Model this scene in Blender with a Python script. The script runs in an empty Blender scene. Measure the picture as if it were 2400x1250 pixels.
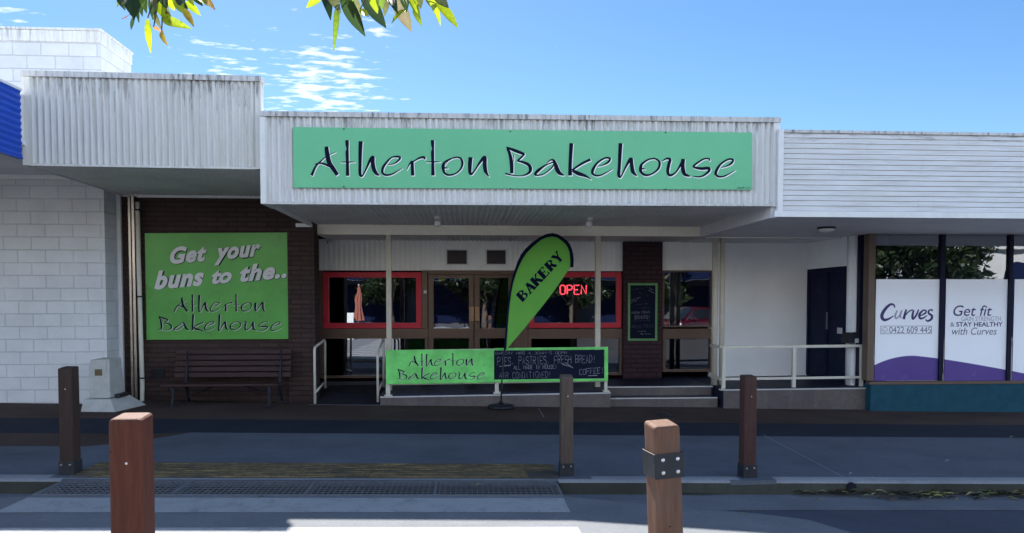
import bpy, math, random
from mathutils import Vector, Matrix
random.seed(7)
R = math.radians
S = bpy.context.scene
# ---------------------------------------------------------------- camera
CAM = Vector((0.0, 0.0, 1.65))
F, PPX, PPY, HZ = 1733.0, 1200.0, 770.0, 705.0
PITCH = math.atan((PPY - HZ) / F)
YAW = R(3.63)
cd = bpy.data.cameras.new("camera")
cam = bpy.data.objects.new("camera", cd); S.collection.objects.link(cam)
cd.sensor_width = 36.0; cd.lens = F / 2400.0 * 36.0
cd.shift_x = 0.0; cd.shift_y = (PPY - 625.0) / 2400.0
cd.clip_start = 0.05; cd.clip_end = 2000.0
cam.location = CAM; cam.rotation_euler = (math.pi / 2 - PITCH, 0, -YAW)
S.camera = cam
# ---------------------------------------------------------------- world, sun, exposure
SUN_EL, SUN_AZ = R(46.3), R(-16.8)          # azimuth measured from +Y towards +X
w = bpy.data.worlds.new("World"); S.world = w; w.use_nodes = True
wn, wl = w.node_tree.nodes, w.node_tree.links
wn.clear()
def WM(op, a, b=None, c=None):
    n = wn.new('ShaderNodeMath'); n.operation = op
    for i, v in enumerate((a, b, c)):
        if v is None: continue
        if isinstance(v, (int, float)): n.inputs[i].default_value = v
        else: wl.new(v, n.inputs[i])
    return n.outputs[0]
sky = wn.new('ShaderNodeTexSky'); sky.sky_type = 'NISHITA'; sky.sun_disc = False
sky.sun_elevation = SUN_EL; sky.sun_rotation = SUN_AZ
sky.air_density = 1.0; sky.dust_density = 0.3; sky.ozone_density = 3.5; sky.altitude = 700
tc = wn.new('ShaderNodeTexCoord'); sep = wn.new('ShaderNodeSeparateXYZ')
wl.new(tc.outputs['Generated'], sep.inputs[0])
dx, dy, dz = sep.outputs
yy = WM('MAXIMUM', dy, 0.05)
u = WM('DIVIDE', dx, yy); v = WM('DIVIDE', dz, yy)
zz = WM('ADD', WM('MAXIMUM', dz, 0.0), 0.03)
cmb = wn.new('ShaderNodeCombineXYZ')
wl.new(WM('DIVIDE', dx, zz), cmb.inputs[0]); wl.new(WM('DIVIDE', dy, zz), cmb.inputs[1])
rot = wn.new('ShaderNodeMapping'); wl.new(cmb.outputs[0], rot.inputs[0])
rot.inputs['Rotation'].default_value = (0, 0, R(-24)); rot.inputs['Scale'].default_value = (3.0, 5.2, 1)
nz = wn.new('ShaderNodeTexNoise'); wl.new(rot.outputs[0], nz.inputs['Vector'])
nz.inputs['Scale'].default_value = 3.1; nz.inputs['Detail'].default_value = 8; nz.inputs['Roughness'].default_value = 0.54
def bump2(cu, cv, ru, rv):
    a = WM('POWER', WM('DIVIDE', WM('SUBTRACT', u, cu), ru), 2.0)
    b = WM('POWER', WM('DIVIDE', WM('SUBTRACT', v, cv), rv), 2.0)
    return WM('POWER', 2.718, WM('MULTIPLY', WM('ADD', a, b), -1.0))
mask = WM('MAXIMUM', WM('MAXIMUM', bump2(-0.185, 0.285, 0.105, 0.075), WM('MULTIPLY', bump2(-0.3, 0.31, 0.11, 0.06), 0.72)),
          WM('MULTIPLY', bump2(-0.62, 0.37, 0.08, 0.04), 0.78))
mask = WM('MAXIMUM', mask, WM('MULTIPLY', bump2(-0.12, 0.36, 0.05, 0.03), 0.74))
th = WM('SUBTRACT', 0.74, WM('MULTIPLY', mask, 0.325))
cl = WM('MULTIPLY', WM('SUBTRACT', nz.outputs['Fac'], th), 4.2)
cl = WM('MINIMUM', WM('MAXIMUM', cl, 0.0), 0.88)
hs = wn.new('ShaderNodeHueSaturation'); wl.new(sky.outputs[0], hs.inputs['Color'])
hs.inputs['Saturation'].default_value = 1.17; hs.inputs['Value'].default_value = 0.97
mx = wn.new('ShaderNodeMix'); mx.data_type = 'RGBA'
wl.new(cl, mx.inputs[0]); wl.new(hs.outputs[0], mx.inputs[6]); mx.inputs[7].default_value = (9.0, 9.2, 9.4, 1)
# unseen bright cloud bank added behind the camera to fill the shaded facade
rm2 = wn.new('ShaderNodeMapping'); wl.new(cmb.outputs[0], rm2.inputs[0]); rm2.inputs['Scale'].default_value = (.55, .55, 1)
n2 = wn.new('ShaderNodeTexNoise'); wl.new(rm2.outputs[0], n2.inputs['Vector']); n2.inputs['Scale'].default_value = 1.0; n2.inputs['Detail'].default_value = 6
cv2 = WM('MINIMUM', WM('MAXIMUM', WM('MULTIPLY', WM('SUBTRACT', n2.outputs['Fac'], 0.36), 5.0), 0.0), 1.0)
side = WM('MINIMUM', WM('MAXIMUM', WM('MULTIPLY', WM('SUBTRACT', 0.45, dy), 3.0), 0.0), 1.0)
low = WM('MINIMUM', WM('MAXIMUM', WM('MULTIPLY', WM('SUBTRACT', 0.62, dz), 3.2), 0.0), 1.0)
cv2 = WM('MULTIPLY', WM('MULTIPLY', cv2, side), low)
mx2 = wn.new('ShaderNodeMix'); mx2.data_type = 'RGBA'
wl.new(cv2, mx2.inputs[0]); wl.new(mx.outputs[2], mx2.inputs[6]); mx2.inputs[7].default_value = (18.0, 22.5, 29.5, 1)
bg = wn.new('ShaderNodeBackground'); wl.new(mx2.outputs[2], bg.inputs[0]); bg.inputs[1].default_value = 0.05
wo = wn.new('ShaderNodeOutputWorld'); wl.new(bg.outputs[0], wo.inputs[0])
sd = bpy.data.lights.new("sun", 'SUN'); sun = bpy.data.objects.new("sun", sd); S.collection.objects.link(sun)
sd.energy = 5.0; sd.angle = R(0.53); sd.color = (1.0, 0.95, 0.86)
sdir = Vector((math.sin(SUN_AZ) * math.cos(SUN_EL), math.cos(SUN_AZ) * math.cos(SUN_EL), math.sin(SUN_EL)))
sun.rotation_euler = sdir.to_track_quat('Z', 'Y').to_euler(); sun.location = (-6, 30, 30)
S.view_settings.view_transform = 'Standard'; S.view_settings.look = 'None'
S.view_settings.gamma = 1.0; S.view_settings.use_curve_mapping = False
S.view_settings.exposure = 1.8
S.cycles.max_bounces = 8; S.cycles.transparent_max_bounces = 12

# ---------------------------------------------------------------- projection helpers (photo measurements -> real planes)
cp, sp, cy_, sy_ = math.cos(PITCH), math.sin(PITCH), math.cos(YAW), math.sin(YAW)
FW = Vector((sy_ * cp, cy_ * cp, -sp)); RT = Vector((cy_, -sy_, 0)); UPV = RT.cross(FW)
def ray(px, py): return FW + RT * ((px - PPX) / F) + UPV * ((PPY - py) / F)
def U(px, py, Y):                                # point at world depth Y
    d = ray(px, py); return CAM + d * (Y / d.y)
def UX(px, py, X):
    d = ray(px, py); return CAM + d * (X / d.x)
SL = -0.018                                      # the street falls gently to the right
def gz(x, off=0.0): return SL * x + off
def G(px, py, off=0.0):                          # point on the sloping ground
    d = ray(px, py); t = (off - CAM.z) / (d.z - SL * d.x); return CAM + d * t

# ---------------------------------------------------------------- mesh builder
col = S.collection
def worg(o):
    p = Vector((0, 0, 0))
    while o is not None: p = p + o.location; o = o.parent
    return p
class MB:
    def __init__(s): s.v = []; s.f = []; s.c = []
    def add(s, vs, fs):
        o = len(s.v); s.v += [Vector(q) for q in vs]; s.f += [tuple(i + o for i in f) for f in fs]; return s
    def poly(s, *pts): return s.add(pts, [tuple(range(len(pts)))])
    def box(s, x0, x1, y0, y1, z0, z1):
        return s.hexa([(x0,y0,z0),(x1,y0,z0),(x1,y1,z0),(x0,y1,z0)], [(x0,y0,z1),(x1,y0,z1),(x1,y1,z1),(x0,y1,z1)])
    def hexa(s, b, t):
        return s.add(list(b) + list(t), [(3,2,1,0),(4,5,6,7),(0,1,5,4),(1,2,6,5),(2,3,7,6),(3,0,4,7)])
    def prism(s, pts, vec):
        vec = Vector(vec); n = len(pts); a = [Vector(p) for p in pts]; b = [p + vec for p in a]
        return s.add(a + b, [tuple(range(n)), tuple(range(2*n-1, n-1, -1))] + [(i, (i+n), (i+1)%n+n, (i+1)%n) for i in range(n)])
    def tube(s, pts, r, n=10, caps=True):
        pts = [Vector(p) for p in pts]; rr = r if isinstance(r, (list, tuple)) else [r]*len(pts)
        o = len(s.v); prev = None
        for i, p in enumerate(pts):
            t = (pts[min(i+1, len(pts)-1)] - pts[max(i-1, 0)]).normalized()
            if prev is None:
                a = Vector((0,0,1)) if abs(t.z) < .9 else Vector((1,0,0)); a = (a - t*a.dot(t)).normalized()
            else: a = (prev - t*prev.dot(t)).normalized()
            prev = a; b = t.cross(a)
            for k in range(n):
                g = 2*math.pi*k/n; s.v.append(p + (a*math.cos(g) + b*math.sin(g))*rr[i])
        for i in range(len(pts)-1):
            for k in range(n):
                s.f.append((o+i*n+k, o+i*n+(k+1)%n, o+(i+1)*n+(k+1)%n, o+(i+1)*n+k))
        if caps:
            s.f.append(tuple(o+k for k in range(n))[::-1]); s.f.append(tuple(o+(len(pts)-1)*n+k for k in range(n)))
        return s
    def grid(s, fn, nu, nv):
        o = len(s.v)
        for j in range(nv+1):
            for i in range(nu+1): s.v.append(Vector(fn(i/nu, j/nv)))
        for j in range(nv):
            for i in range(nu):
                a = o+j*(nu+1)+i; s.f.append((a, a+1, a+nu+2, a+nu+1))
        return s
    def boxpx(s, px0, py0, px1, py1, Y, d):        # box with its front face on world plane Y
        cx, cyy = (px0+px1)/2, (py0+py1)/2
        return s.box(U(px0,cyy,Y).x, U(px1,cyy,Y).x, Y, Y+d, U(cx,py1,Y).z, U(cx,py0,Y).z)
    def build(s, name, m=None, parent=None, smooth=False, bevel=0.0, seg=2, local=False):
        og = Vector((0,0,0)) if (local or parent is None) else worg(parent)
        me = bpy.data.meshes.new(name); me.from_pydata([q - og for q in s.v], [], s.f); me.update()
        if s.c:
            at = me.color_attributes.new('tint', 'FLOAT_COLOR', 'POINT')
            for i, c in enumerate(s.c): at.data[i].color = c
        if m: me.materials.append(m)
        if smooth:
            for p in me.polygons: p.use_smooth = True
        o = bpy.data.objects.new(name, me); col.objects.link(o)
        if parent is not None: o.parent = parent
        if bevel:
            b = o.modifiers.new('bevel', 'BEVEL'); b.width = bevel; b.segments = seg; b.limit_method = 'ANGLE'
        return o
def thing(name, label, cat, loc, group=None):
    o = bpy.data.objects.new(name, None); col.objects.link(o); o.location = loc; o.empty_display_size = .2
    o['label'] = label; o['category'] = cat
    if group: o['group'] = group
    return o
def tag(o, label, cat, group=None):
    o['label'] = label; o['category'] = cat
    if group: o['group'] = group
    return o
def struct(mb, name, m, **k):
    o = mb.build(name, m, **k); o['kind'] = 'structure'; return o

# ---------------------------------------------------------------- materials
class NT:
    def __init__(s, name):
        s.m = bpy.data.materials.new(name); s.m.use_nodes = True
        s.n, s.l = s.m.node_tree.nodes, s.m.node_tree.links
        s.p = s.n['Principled BSDF']; s.tc = s.n.new('ShaderNodeTexCoord')
    def new(s, t, **k):
        x = s.n.new('ShaderNode' + t)
        for a, b in k.items(): setattr(x, a, b)
        return x
    def set(s, sock, v):
        if isinstance(v, bpy.types.NodeSocket): s.l.new(v, sock)
        elif isinstance(v, (tuple, list)) and sock.type == 'RGBA' and len(v) == 3: sock.default_value = (*v, 1)
        else: sock.default_value = v
    def math(s, op, a, b=None, clamp=False):
        x = s.new('Math', operation=op, use_clamp=clamp); s.set(x.inputs[0], a)
        if b is not None: s.set(x.inputs[1], b)
        return x.outputs[0]
    def vec(s, scale=(1,1,1), loc=(0,0,0)):
        x = s.new('Mapping'); s.l.new(s.tc.outputs['Object'], x.inputs[0])
        x.inputs['Scale'].default_value = scale; x.inputs['Location'].default_value = loc; return x.outputs[0]
    def xyz(s):
        x = s.new('SeparateXYZ'); s.l.new(s.tc.outputs['Object'], x.inputs[0]); return x.outputs
    def noise(s, scale, detail=4, rough=.55, vec=None):
        x = s.new('TexNoise'); s.l.new(vec if vec is not None else s.tc.outputs['Object'], x.inputs['Vector'])
        x.inputs['Scale'].default_value = scale; x.inputs['Detail'].default_value = detail; x.inputs['Roughness'].default_value = rough
        return x.outputs['Fac']
    def ramp(s, fac, a, b, va=0.0, vb=1.0):         # linear remap a..b -> va..vb, clamped
        x = s.new('MapRange'); s.set(x.inputs[0], fac)
        for i, q in enumerate((a, b, va, vb)): x.inputs[1+i].default_value = q
        return x.outputs[0]
    def mix(s, f, a, b, mode='MIX'):
        x = s.new('Mix', data_type='RGBA', blend_type=mode); s.set(x.inputs[0], f); s.set(x.inputs[6], a); s.set(x.inputs[7], b); return x.outputs[2]
    def bump(s, h, dist=.002, strength=1.0):
        x = s.new('Bump'); x.inputs['Distance'].default_value = dist; x.inputs['Strength'].default_value = strength
        s.l.new(h, x.inputs['Height']); s.l.new(x.outputs[0], s.p.inputs['Normal'])
    def base(s, c): s.set(s.p.inputs['Base Color'], c)
    def rough(s, r): s.set(s.p.inputs['Roughness'], r)
def mul(c, k): return tuple(q*k for q in c)
def mat(name, c, rough=.6, var=.18, scale=5.0, bump=0.0, bscale=60.0, spec=.25, metal=0.0, fine=0.0, fscale=140.0, stretch=(1,1,1)):
    t = NT(name); v = t.vec(stretch)
    f = t.ramp(t.noise(scale, 5, .6, v), .25, .75)
    b = t.mix(f, mul(c, 1-var), tuple(min(1, q*(1+var)) for q in c))
    if fine:
        g = t.ramp(t.noise(fscale, 3, .7, v), .3, .7); b = t.mix(t.math('MULTIPLY', g, fine), b, mul(c, .45))
    t.base(b); t.rough(t.ramp(t.noise(scale*2.3, 4, .6, v), .2, .8, max(.02, rough-.08), min(1, rough+.08)))
    t.p.inputs['Specular IOR Level'].default_value = spec; t.p.inputs['Metallic'].default_value = metal
    if bump: t.bump(t.noise(bscale, 4, .65, v), bump)
    return t.m
def mat_sheet(name, c, ztop, zspan, rust=.25, vert=True, amount=.8):   # weathered painted sheet with mildew runs hanging from its top edge
    t = NT(name); x, y, z = t.xyz()
    st = t.vec((13, 13, .55) if vert else (1.1, 1.1, 16))
    streak = t.ramp(t.noise(1.6, 6, .62, st), .45, .72)
    broad = t.ramp(t.noise(1.3, 4, .6), .35, .7)
    b = t.mix(t.math('MULTIPLY', streak, .45), c, (.28, .27, .23))
    lone = t.ramp(t.noise(2.1, 5, .7, t.vec((17, 17, .35) if vert else (.5, .5, 20), (6.3, 2, .4))), .70, .80)
    b = t.mix(t.math('MULTIPLY', lone, .65), b, (.10, .10, .10))
    b = t.mix(t.math('MULTIPLY', broad, .22), b, (.40, .39, .33))
    run = t.noise(2.6, 7, .7, t.vec((9, 9, 1.0) if vert else (1.4, 1.4, 9), (3.1, 0, 1.7)))
    d = t.math('DIVIDE', t.math('SUBTRACT', ztop, z), zspan)                 # 0 at the capping, 1 where the growth stops
    th = t.ramp(d, 0.0, 1.0, .42, .74)
    mil = t.math('MULTIPLY', t.math('SUBTRACT', run, th), 7.0, clamp=True)
    mil = t.math('MULTIPLY', mil, t.ramp(t.noise(1.1, 3, .5, t.vec((1,1,.2),(13,4,2))), .34, .56, .40, 1.0))
    b = t.mix(t.math('MULTIPLY', mil, amount), b, (.045, .045, .05))
    gm = t.ramp(t.noise(3.4, 6, .65, t.vec((5, 5, .8), (9, 2, 5))), .62, .78)
    b = t.mix(t.math('MULTIPLY', gm, rust), b, (.26, .25, .15))
    t.base(b); t.rough(.55); t.bump(t.noise(50, 3), .0008); return t.m
def mat_brick(name, c1, c2, mortar, bw, rh, ms, rough=.8, bd=.004, offs=0.0, zoff=0.0, contrast=.3, grime=.2, lens=.5):
    t = NT(name); x, y, z = t.xyz(); cb = t.new('CombineXYZ')
    t.l.new(t.math('ADD', t.math('ADD', x, y), offs), cb.inputs[0]); t.l.new(t.math('ADD', z, zoff), cb.inputs[1])
    wob = t.new('TexNoise'); t.l.new(t.tc.outputs['Object'], wob.inputs['Vector']); wob.inputs['Scale'].default_value = 7.0
    va = t.new('VectorMath', operation='MULTIPLY_ADD'); t.l.new(wob.outputs['Color'], va.inputs[0]); va.inputs[1].default_value = (rh*.06, rh*.06, 0); t.l.new(cb.outputs[0], va.inputs[2])
    br = t.new('TexBrick'); t.l.new(va.outputs[0], br.inputs['Vector']); br.offset = lens
    br.inputs['Scale'].default_value = 1.0; br.inputs['Brick Width'].default_value = bw; br.inputs['Row Height'].default_value = rh
    br.inputs['Mortar Size'].default_value = ms; br.inputs['Mortar Smooth'].default_value = .3
    br.inputs['Color1'].default_value = (*c1, 1); br.inputs['Color2'].default_value = (*c2, 1); br.inputs['Mortar'].default_value = (*mortar, 1)
    g = t.ramp(t.noise(2.0, 6, .65), .35, .75); hid = t.ramp(t.noise(1.9, 5, .7, t.vec((1,1,1),(7,3,2))), .42, .62)
    bc = t.mix(t.math('MULTIPLY', hid, .6), br.outputs['Color'], c1)
    b = t.mix(t.math('MULTIPLY', g, grime), bc, mul(c1, .45))
    h = t.ramp(t.noise(26, 4, .6), .3, .7); b = t.mix(t.math('MULTIPLY', h, contrast*.5), b, mul(c2, .6))
    t.base(b); t.rough(rough); t.p.inputs['Specular IOR Level'].default_value = .08
    hh = t.math('SUBTRACT', t.math('MULTIPLY', t.noise(45, 3), .35), br.outputs['Fac']); t.bump(hh, bd); return t.m
def mat_timber(name, c, wear=.5):                    # end-grown splits, grain and greyed patches along the post
    t = NT(name); g = t.ramp(t.noise(4, 6, .65, t.vec((9, 9, .7))), .3, .7); b = t.mix(g, mul(c, .72), mul(c, 1.22))
    f = t.ramp(t.noise(30, 4, .7, t.vec((3, 3, .25))), .35, .65); b = t.mix(t.math('MULTIPLY', f, .4), b, mul(c, .5))
    gr = t.ramp(t.noise(2.2, 6, .7, t.vec((1.5, 1.5, .8), (3, 8, 1))), .5, .72); k = sum(c)/3*1.5; b = t.mix(t.math('MULTIPLY', gr, wear), b, (k*1.05, k*.98, k*.92))
    ck = t.ramp(t.noise(5, 5, .6, t.vec((16, 16, .5), (1, 5, 9))), .705, .73); b = t.mix(ck, b, mul(c, .12))
    sp = t.ramp(t.noise(42, 2, .5), .74, .77); b = t.mix(sp, b, mul(c, .2))
    t.base(b); t.rough(.68); t.p.inputs['Specular IOR Level'].default_value = .18
    h = t.math('SUBTRACT', t.math('MULTIPLY', f, .3), ck); t.bump(h, .0025); return t.m
def mat_ground(name, c, var=.3, rough=.9, spec=.06, stains=.35, crack=None, tint=None):
    t = NT(name)
    a = t.ramp(t.noise(1.1, 6, .62), .3, .72); b = t.mix(a, mul(c, 1-var), mul(c, 1+var))
    g = t.ramp(t.noise(170, 2, .8), .35, .65); b = t.mix(t.math('MULTIPLY', g, .32), b, mul(c, .5))
    s1 = t.ramp(t.noise(.65, 7, .7, t.vec((1, 2.2, 1), (4, 7, 0))), .52, .72); b = t.mix(t.math('MULTIPLY', s1, stains), b, mul(c, .5))
    s2 = t.ramp(t.noise(9, 4, .5, t.vec((1, 1, 1), (11, 3, 0))), .70, .76); b = t.mix(t.math('MULTIPLY', s2, stains), b, mul(c, .42))
    m1 = t.ramp(t.noise(34, 6, .78), .36, .64); b = t.mix(t.math('MULTIPLY', m1, .42), b, mul(c, .55))
    sc1 = t.ramp(t.noise(4.5, 7, .75, t.vec((.35, 2.4, 1), (5, 1, 0))), .60, .72); b = t.mix(t.math('MULTIPLY', sc1, .30), b, mul(c, 1.7))
    if tint:
        s3 = t.ramp(t.noise(1.7, 5, .6, t.vec((.5, 1.6, 1), (2, 9, 0))), .5, .75); b = t.mix(t.math('MULTIPLY', s3, .6), b, tint)
    t.base(b); t.rough(rough); t.p.inputs['Specular IOR Level'].default_value = spec
    t.bump(t.noise(120, 4, .7), .003, .8); return t.m
def mat_paint(name, c, under, wear=.5, scale=7.0, st=(1,1,1)):
    t = NT(name); n = t.noise(scale, 8, .72, t.vec(st)); n2 = t.noise(scale*7, 4, .7, t.vec(st))
    f = t.ramp(t.math('ADD', t.math('MULTIPLY', n, .65), t.math('MULTIPLY', n2, .35)), .62-wear*.28, .72-wear*.2)
    t.base(t.mix(f, c, under)); t.rough(.8); t.p.inputs['Specular IOR Level'].default_value = .1; t.bump(t.noise(120, 4, .7), .002, .7); return t.m
def mat_glass(name, refl=.3, tint=(.55, .6, .7), r=0.004):
    m = bpy.data.materials.new(name); m.use_nodes = True; n, l = m.node_tree.nodes, m.node_tree.links
    n.remove(n['Principled BSDF']); out = n['Material Output']
    tr = n.new('ShaderNodeBsdfTransparent'); tr.inputs[0].default_value = (*tint, 1)
    gl = n.new('ShaderNodeBsdfGlossy'); gl.inputs['Roughness'].default_value = r; gl.inputs[0].default_value = (.9, .95, 1, 1)
    tcn = n.new('ShaderNodeTexCoord'); nz = n.new('ShaderNodeTexNoise'); nz.inputs['Scale'].default_value = 1.6
    l.new(tcn.outputs['Object'], nz.inputs['Vector'])
    bp = n.new('ShaderNodeBump'); bp.inputs['Distance'].default_value = .0012; l.new(nz.outputs['Fac'], bp.inputs['Height']); l.new(bp.outputs[0], gl.inputs['Normal'])
    mx = n.new('ShaderNodeMixShader'); mx.inputs[0].default_value = refl
    l.new(tr.outputs[0], mx.inputs[1]); l.new(gl.outputs[0], mx.inputs[2]); l.new(mx.outputs[0], out.inputs[0]); return m
def mat_leaf(name):
    t = NT(name); at = t.new('Attribute', attribute_name='tint')
    f = t.ramp(t.noise(90, 3), .3, .7); c = t.mix(t.math('MULTIPLY', f, .35), at.outputs['Color'], (.02, .04, .01))
    t.base(c); t.rough(.42); tr = t.new('BsdfTranslucent'); t.l.new(t.mix(.0, c, c), tr.inputs[0])
    mx = t.new('MixShader'); mx.inputs[0].default_value = .55
    t.l.new(t.p.outputs[0], mx.inputs[1]); t.l.new(tr.outputs[0], mx.inputs[2]); t.l.new(mx.outputs[0], t.n['Material Output'].inputs[0]); return t.m
def mat_emit(name, c, s):
    t = NT(name); t.base((.8, .2, .15)); t.p.inputs['Emission Color'].default_value = (*c, 1); t.p.inputs['Emission Strength'].default_value = s; return t.m
# ================================================================ MATERIALS USED
M = {}
M['white_sheet_l'] = mat_sheet('white_sheet_tall', (.57,.57,.55), 4.40, .85, .55)
M['white_sheet_m'] = mat_sheet('white_sheet_main', (.60,.61,.61), 3.97, .60, .45)
M['white_boards'] = mat_sheet('white_boards', (.58,.59,.61), 3.84, .42, .4, vert=False, amount=.6)
M['cap'] = mat_sheet('capping_metal', (.50,.50,.50), 6.2, 9.0, .3, amount=.9)
M['cap_white'] = mat_sheet('white_capping', (.64,.65,.66), 5.75, .9, .3, amount=.45)
M['white_trim'] = mat('white_trim', (.66,.67,.67), .5, .07, 3, fine=.15, fscale=30)
M['soffit'] = mat('soffit_sheet', (.78,.77,.77), .55, .15, 2, fine=.2, fscale=20)
M['soffit_flat'] = mat('soffit_flat', (.68,.67,.70), .6, .1, 2)
M['beam'] = mat('cream_beam', (.87,.82,.70), .5, .06, 2, fine=.1, fscale=25)
M['post'] = mat('cream_post', (.50,.46,.38), .45, .1, 4, fine=.2, fscale=30)
M['rail'] = mat('white_rail', (.55,.53,.46), .42, .1, 6, fine=.2, fscale=60)
M['blue_sheet'] = mat('blue_sheet', (.008,.07,.45), .4, .12, 2, fine=.2, fscale=25)
M['block'] = mat_brick('white_block', (.62,.64,.66), (.58,.60,.62), (.43,.45,.48), .40, .19, .007, .7, .004, .05, .06, .25, .30)
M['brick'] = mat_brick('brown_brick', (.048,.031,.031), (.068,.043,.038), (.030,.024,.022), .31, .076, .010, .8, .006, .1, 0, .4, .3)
M['plum_brick'] = mat_brick('plum_brick', (.050,.028,.034), (.062,.034,.040), (.020,.014,.018), .24, .085, .009, .6, .006)
M['tile'] = mat_brick('stone_tile', (.15,.125,.12), (.11,.098,.10), (.17,.16,.15), .40, .60, .004, .45, .0015, 0, .3, 1.0, .55, 0.0)
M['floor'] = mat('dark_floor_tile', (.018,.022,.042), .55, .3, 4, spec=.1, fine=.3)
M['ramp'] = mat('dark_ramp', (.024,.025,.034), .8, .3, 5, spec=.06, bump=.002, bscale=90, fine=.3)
M['nosing'] = mat('nosing', (.45,.45,.45), .5, .1, 9)
M['panel'] = mat('white_wall_panel', (.84,.83,.80), .6, .06, 3)
M['recess'] = mat('white_wall_paint', (.82,.84,.86), .6, .05, 2)
M['bronze'] = mat('bronze_frame', (.12,.078,.058), .42, .12, 4, metal=.25)
M['brown_frame'] = mat('brown_frame', (.12,.085,.065), .45, .1, 4)
M['dark_frame'] = mat('dark_frame', (.010,.012,.030), .5, .1, 4, spec=.08)
M['red'] = mat('red_frame', (.52,.024,.045), .45, .12, 4)
M['handle'] = mat('timber_handle', (.34,.20,.11), .4, .15, 8)
M['glass'] = mat_glass('window_glass', .26, (.40,.46,.60))
M['glass_dark'] = mat_glass('low_glass', .27, (.20,.24,.40))
M['glass_low'] = mat_glass('low_glass_dim', .13, (.20,.24,.40))
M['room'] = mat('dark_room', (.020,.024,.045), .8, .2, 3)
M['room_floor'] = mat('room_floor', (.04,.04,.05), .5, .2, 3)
M['film'] = mat('white_film', (.84,.87,.93), .22, .02, .8)
M['purple'] = mat('purple_film', (.095,.060,.25), .25, .1, 1.2)
M['teal'] = mat('teal_plinth', (.016,.070,.105), .7, .2, 6, .001, 80, spec=.1, fine=.35, fscale=60)
M['navy_door'] = mat('navy_door', (.006,.010,.034), .5, .15, 3, spec=.07)
M['sign_mint'] = mat('sign_green_faded', (.12,.44,.235), .35, .06, .9, fine=.05, fscale=8)
M['sign_green'] = mat('sign_green', (.085,.31,.060), .30, .25, .9)
M['rail_green'] = mat('rail_sign_green', (.16,.60,.15), .35, .35, 3.2)
M['flag_green'] = mat('flag_green', (.125,.36,.065), .8, .08, 3, spec=.06)
M['flag_navy'] = mat('flag_navy', (.004,.006,.024), .8, .1, 6, spec=.05)
M['ink'] = mat('navy_ink', (.004,.006,.022), .6, .05, 6, spec=.06)
M['ink_white'] = mat('white_ink', (.74,.76,.76), .4, .05, 6)
M['ink_grey'] = mat('silver_ink', (.52,.52,.53), .4, .05, 6)
M['chalk'] = mat('chalk', (.20,.215,.25), .9, .5, 30)
M['chalk_faint'] = mat('chalk_faint', (.06,.07,.11), .9, .5, 30)
M['board'] = mat('blackboard', (.007,.010,.026), .6, .3, 5, spec=.06)
M['frame_green'] = mat('green_frame', (.12,.30,.12), .5, .12, 6)
M['purple_ink'] = mat('purple_ink', (.045,.035,.14), .4, .05, 6)
M['lilac_ink'] = mat('lilac_ink', (.33,.31,.42), .4, .05, 6)
M['slate_ink'] = mat('slate_ink', (.13,.13,.19), .4, .05, 6)
M['timber'] = mat_timber('oiled_timber', (.085,.026,.016), .0)
M['timber_pale'] = mat_timber('weathered_timber', (.125,.062,.040), .30)
M['timber_red'] = mat_timber('red_timber', (.060,.029,.026), .2)
M['timber_dark'] = mat_timber('dark_timber', (.040,.025,.020), .2)
M['timber_grey'] = mat_timber('grey_timber', (.080,.060,.050), .4)
M['steel_black'] = mat('black_steel', (.022,.024,.030), .5, .25, 12, .0008, 50, fine=.25)
M['bolt'] = mat('bolt_zinc', (.55,.55,.55), .3, .1, 9, metal=.8)
M['bench_wood'] = mat('bench_timber', (.040,.019,.020), .65, .25, 4, .001, 60, stretch=(.8,7,7), fine=.3, fscale=40)
M['iron'] = mat('cast_iron', (.012,.013,.022), .55, .2, 12)
M['concrete_ped'] = mat('pedestal_concrete', (.40,.41,.40), .85, .15, 5, .003, 45, fine=.25, fscale=50)
M['brass'] = mat('brass_plaque', (.11,.085,.05), .45, .25, 20, metal=.5)
M['black_plastic'] = mat('black_plastic', (.010,.012,.018), .5, .2, 10)
M['galv'] = mat('grate_steel', (.11,.12,.14), .6, .2, 20)
M['tactile'] = mat_paint('worn_yellow', (.215,.165,.080), (.060,.054,.046), .85, 9, (.3,3.2,1))
M['tactile_bare'] = mat('bare_tactile', (.045,.045,.045), .8, .2, 8)
M['zebra'] = mat_paint('zebra_paint', (.285,.295,.31), (.19,.197,.21), .45, 5)
M['concrete'] = mat_ground('footpath_concrete', (.112,.126,.156), .2)
M['band'] = mat_ground('dark_band', (.028,.034,.052), .25)
M['paver'] = mat_ground('brown_paver', (.075,.055,.050), .3, tint=(.045,.047,.056))
M['kerbtop'] = mat_ground('kerb_concrete', (.25,.265,.29), .25)
M['kerbface'] = mat_ground('kerb_face', (.060,.064,.055), .45, stains=.6)
M['table'] = mat_ground('crossing_concrete', (.17,.18,.20), .16, stains=.25)
M['asphalt'] = mat_ground('asphalt', (.078,.088,.115), .2, stains=.25)
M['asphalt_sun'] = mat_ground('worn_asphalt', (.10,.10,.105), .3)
M['bounce_road'] = mat_ground('pale_bounce_road', (.25,.25,.245), .2)  # unseen road made pale to bounce sunlight up under the awnings
M['gutter'] = mat_ground('gutter_concrete', (.15,.162,.185), .25)
M['far_ground'] = mat_ground('far_ground', (.12,.115,.10), .2)
M['leaf'] = mat_leaf('leaf')
M['twig'] = mat('twig', (.06,.04,.025), .8, .2, 20)
M['bark'] = mat('bark', (.10,.075,.055), .9, .3, 8, .01, 20)
M['litter'] = mat_leaf('litter_leaf')
M['hole_shade'] = mat('void_shade', (.006,.007,.016), .7, .2, 5)
M['metal_pol'] = mat('polished_steel', (.34,.31,.28), .3, .2, 5, metal=1.0, stretch=(6,6,.6))
M['neon'] = mat_emit('neon_red', (1.0, .06, .055), 4.0)
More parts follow.
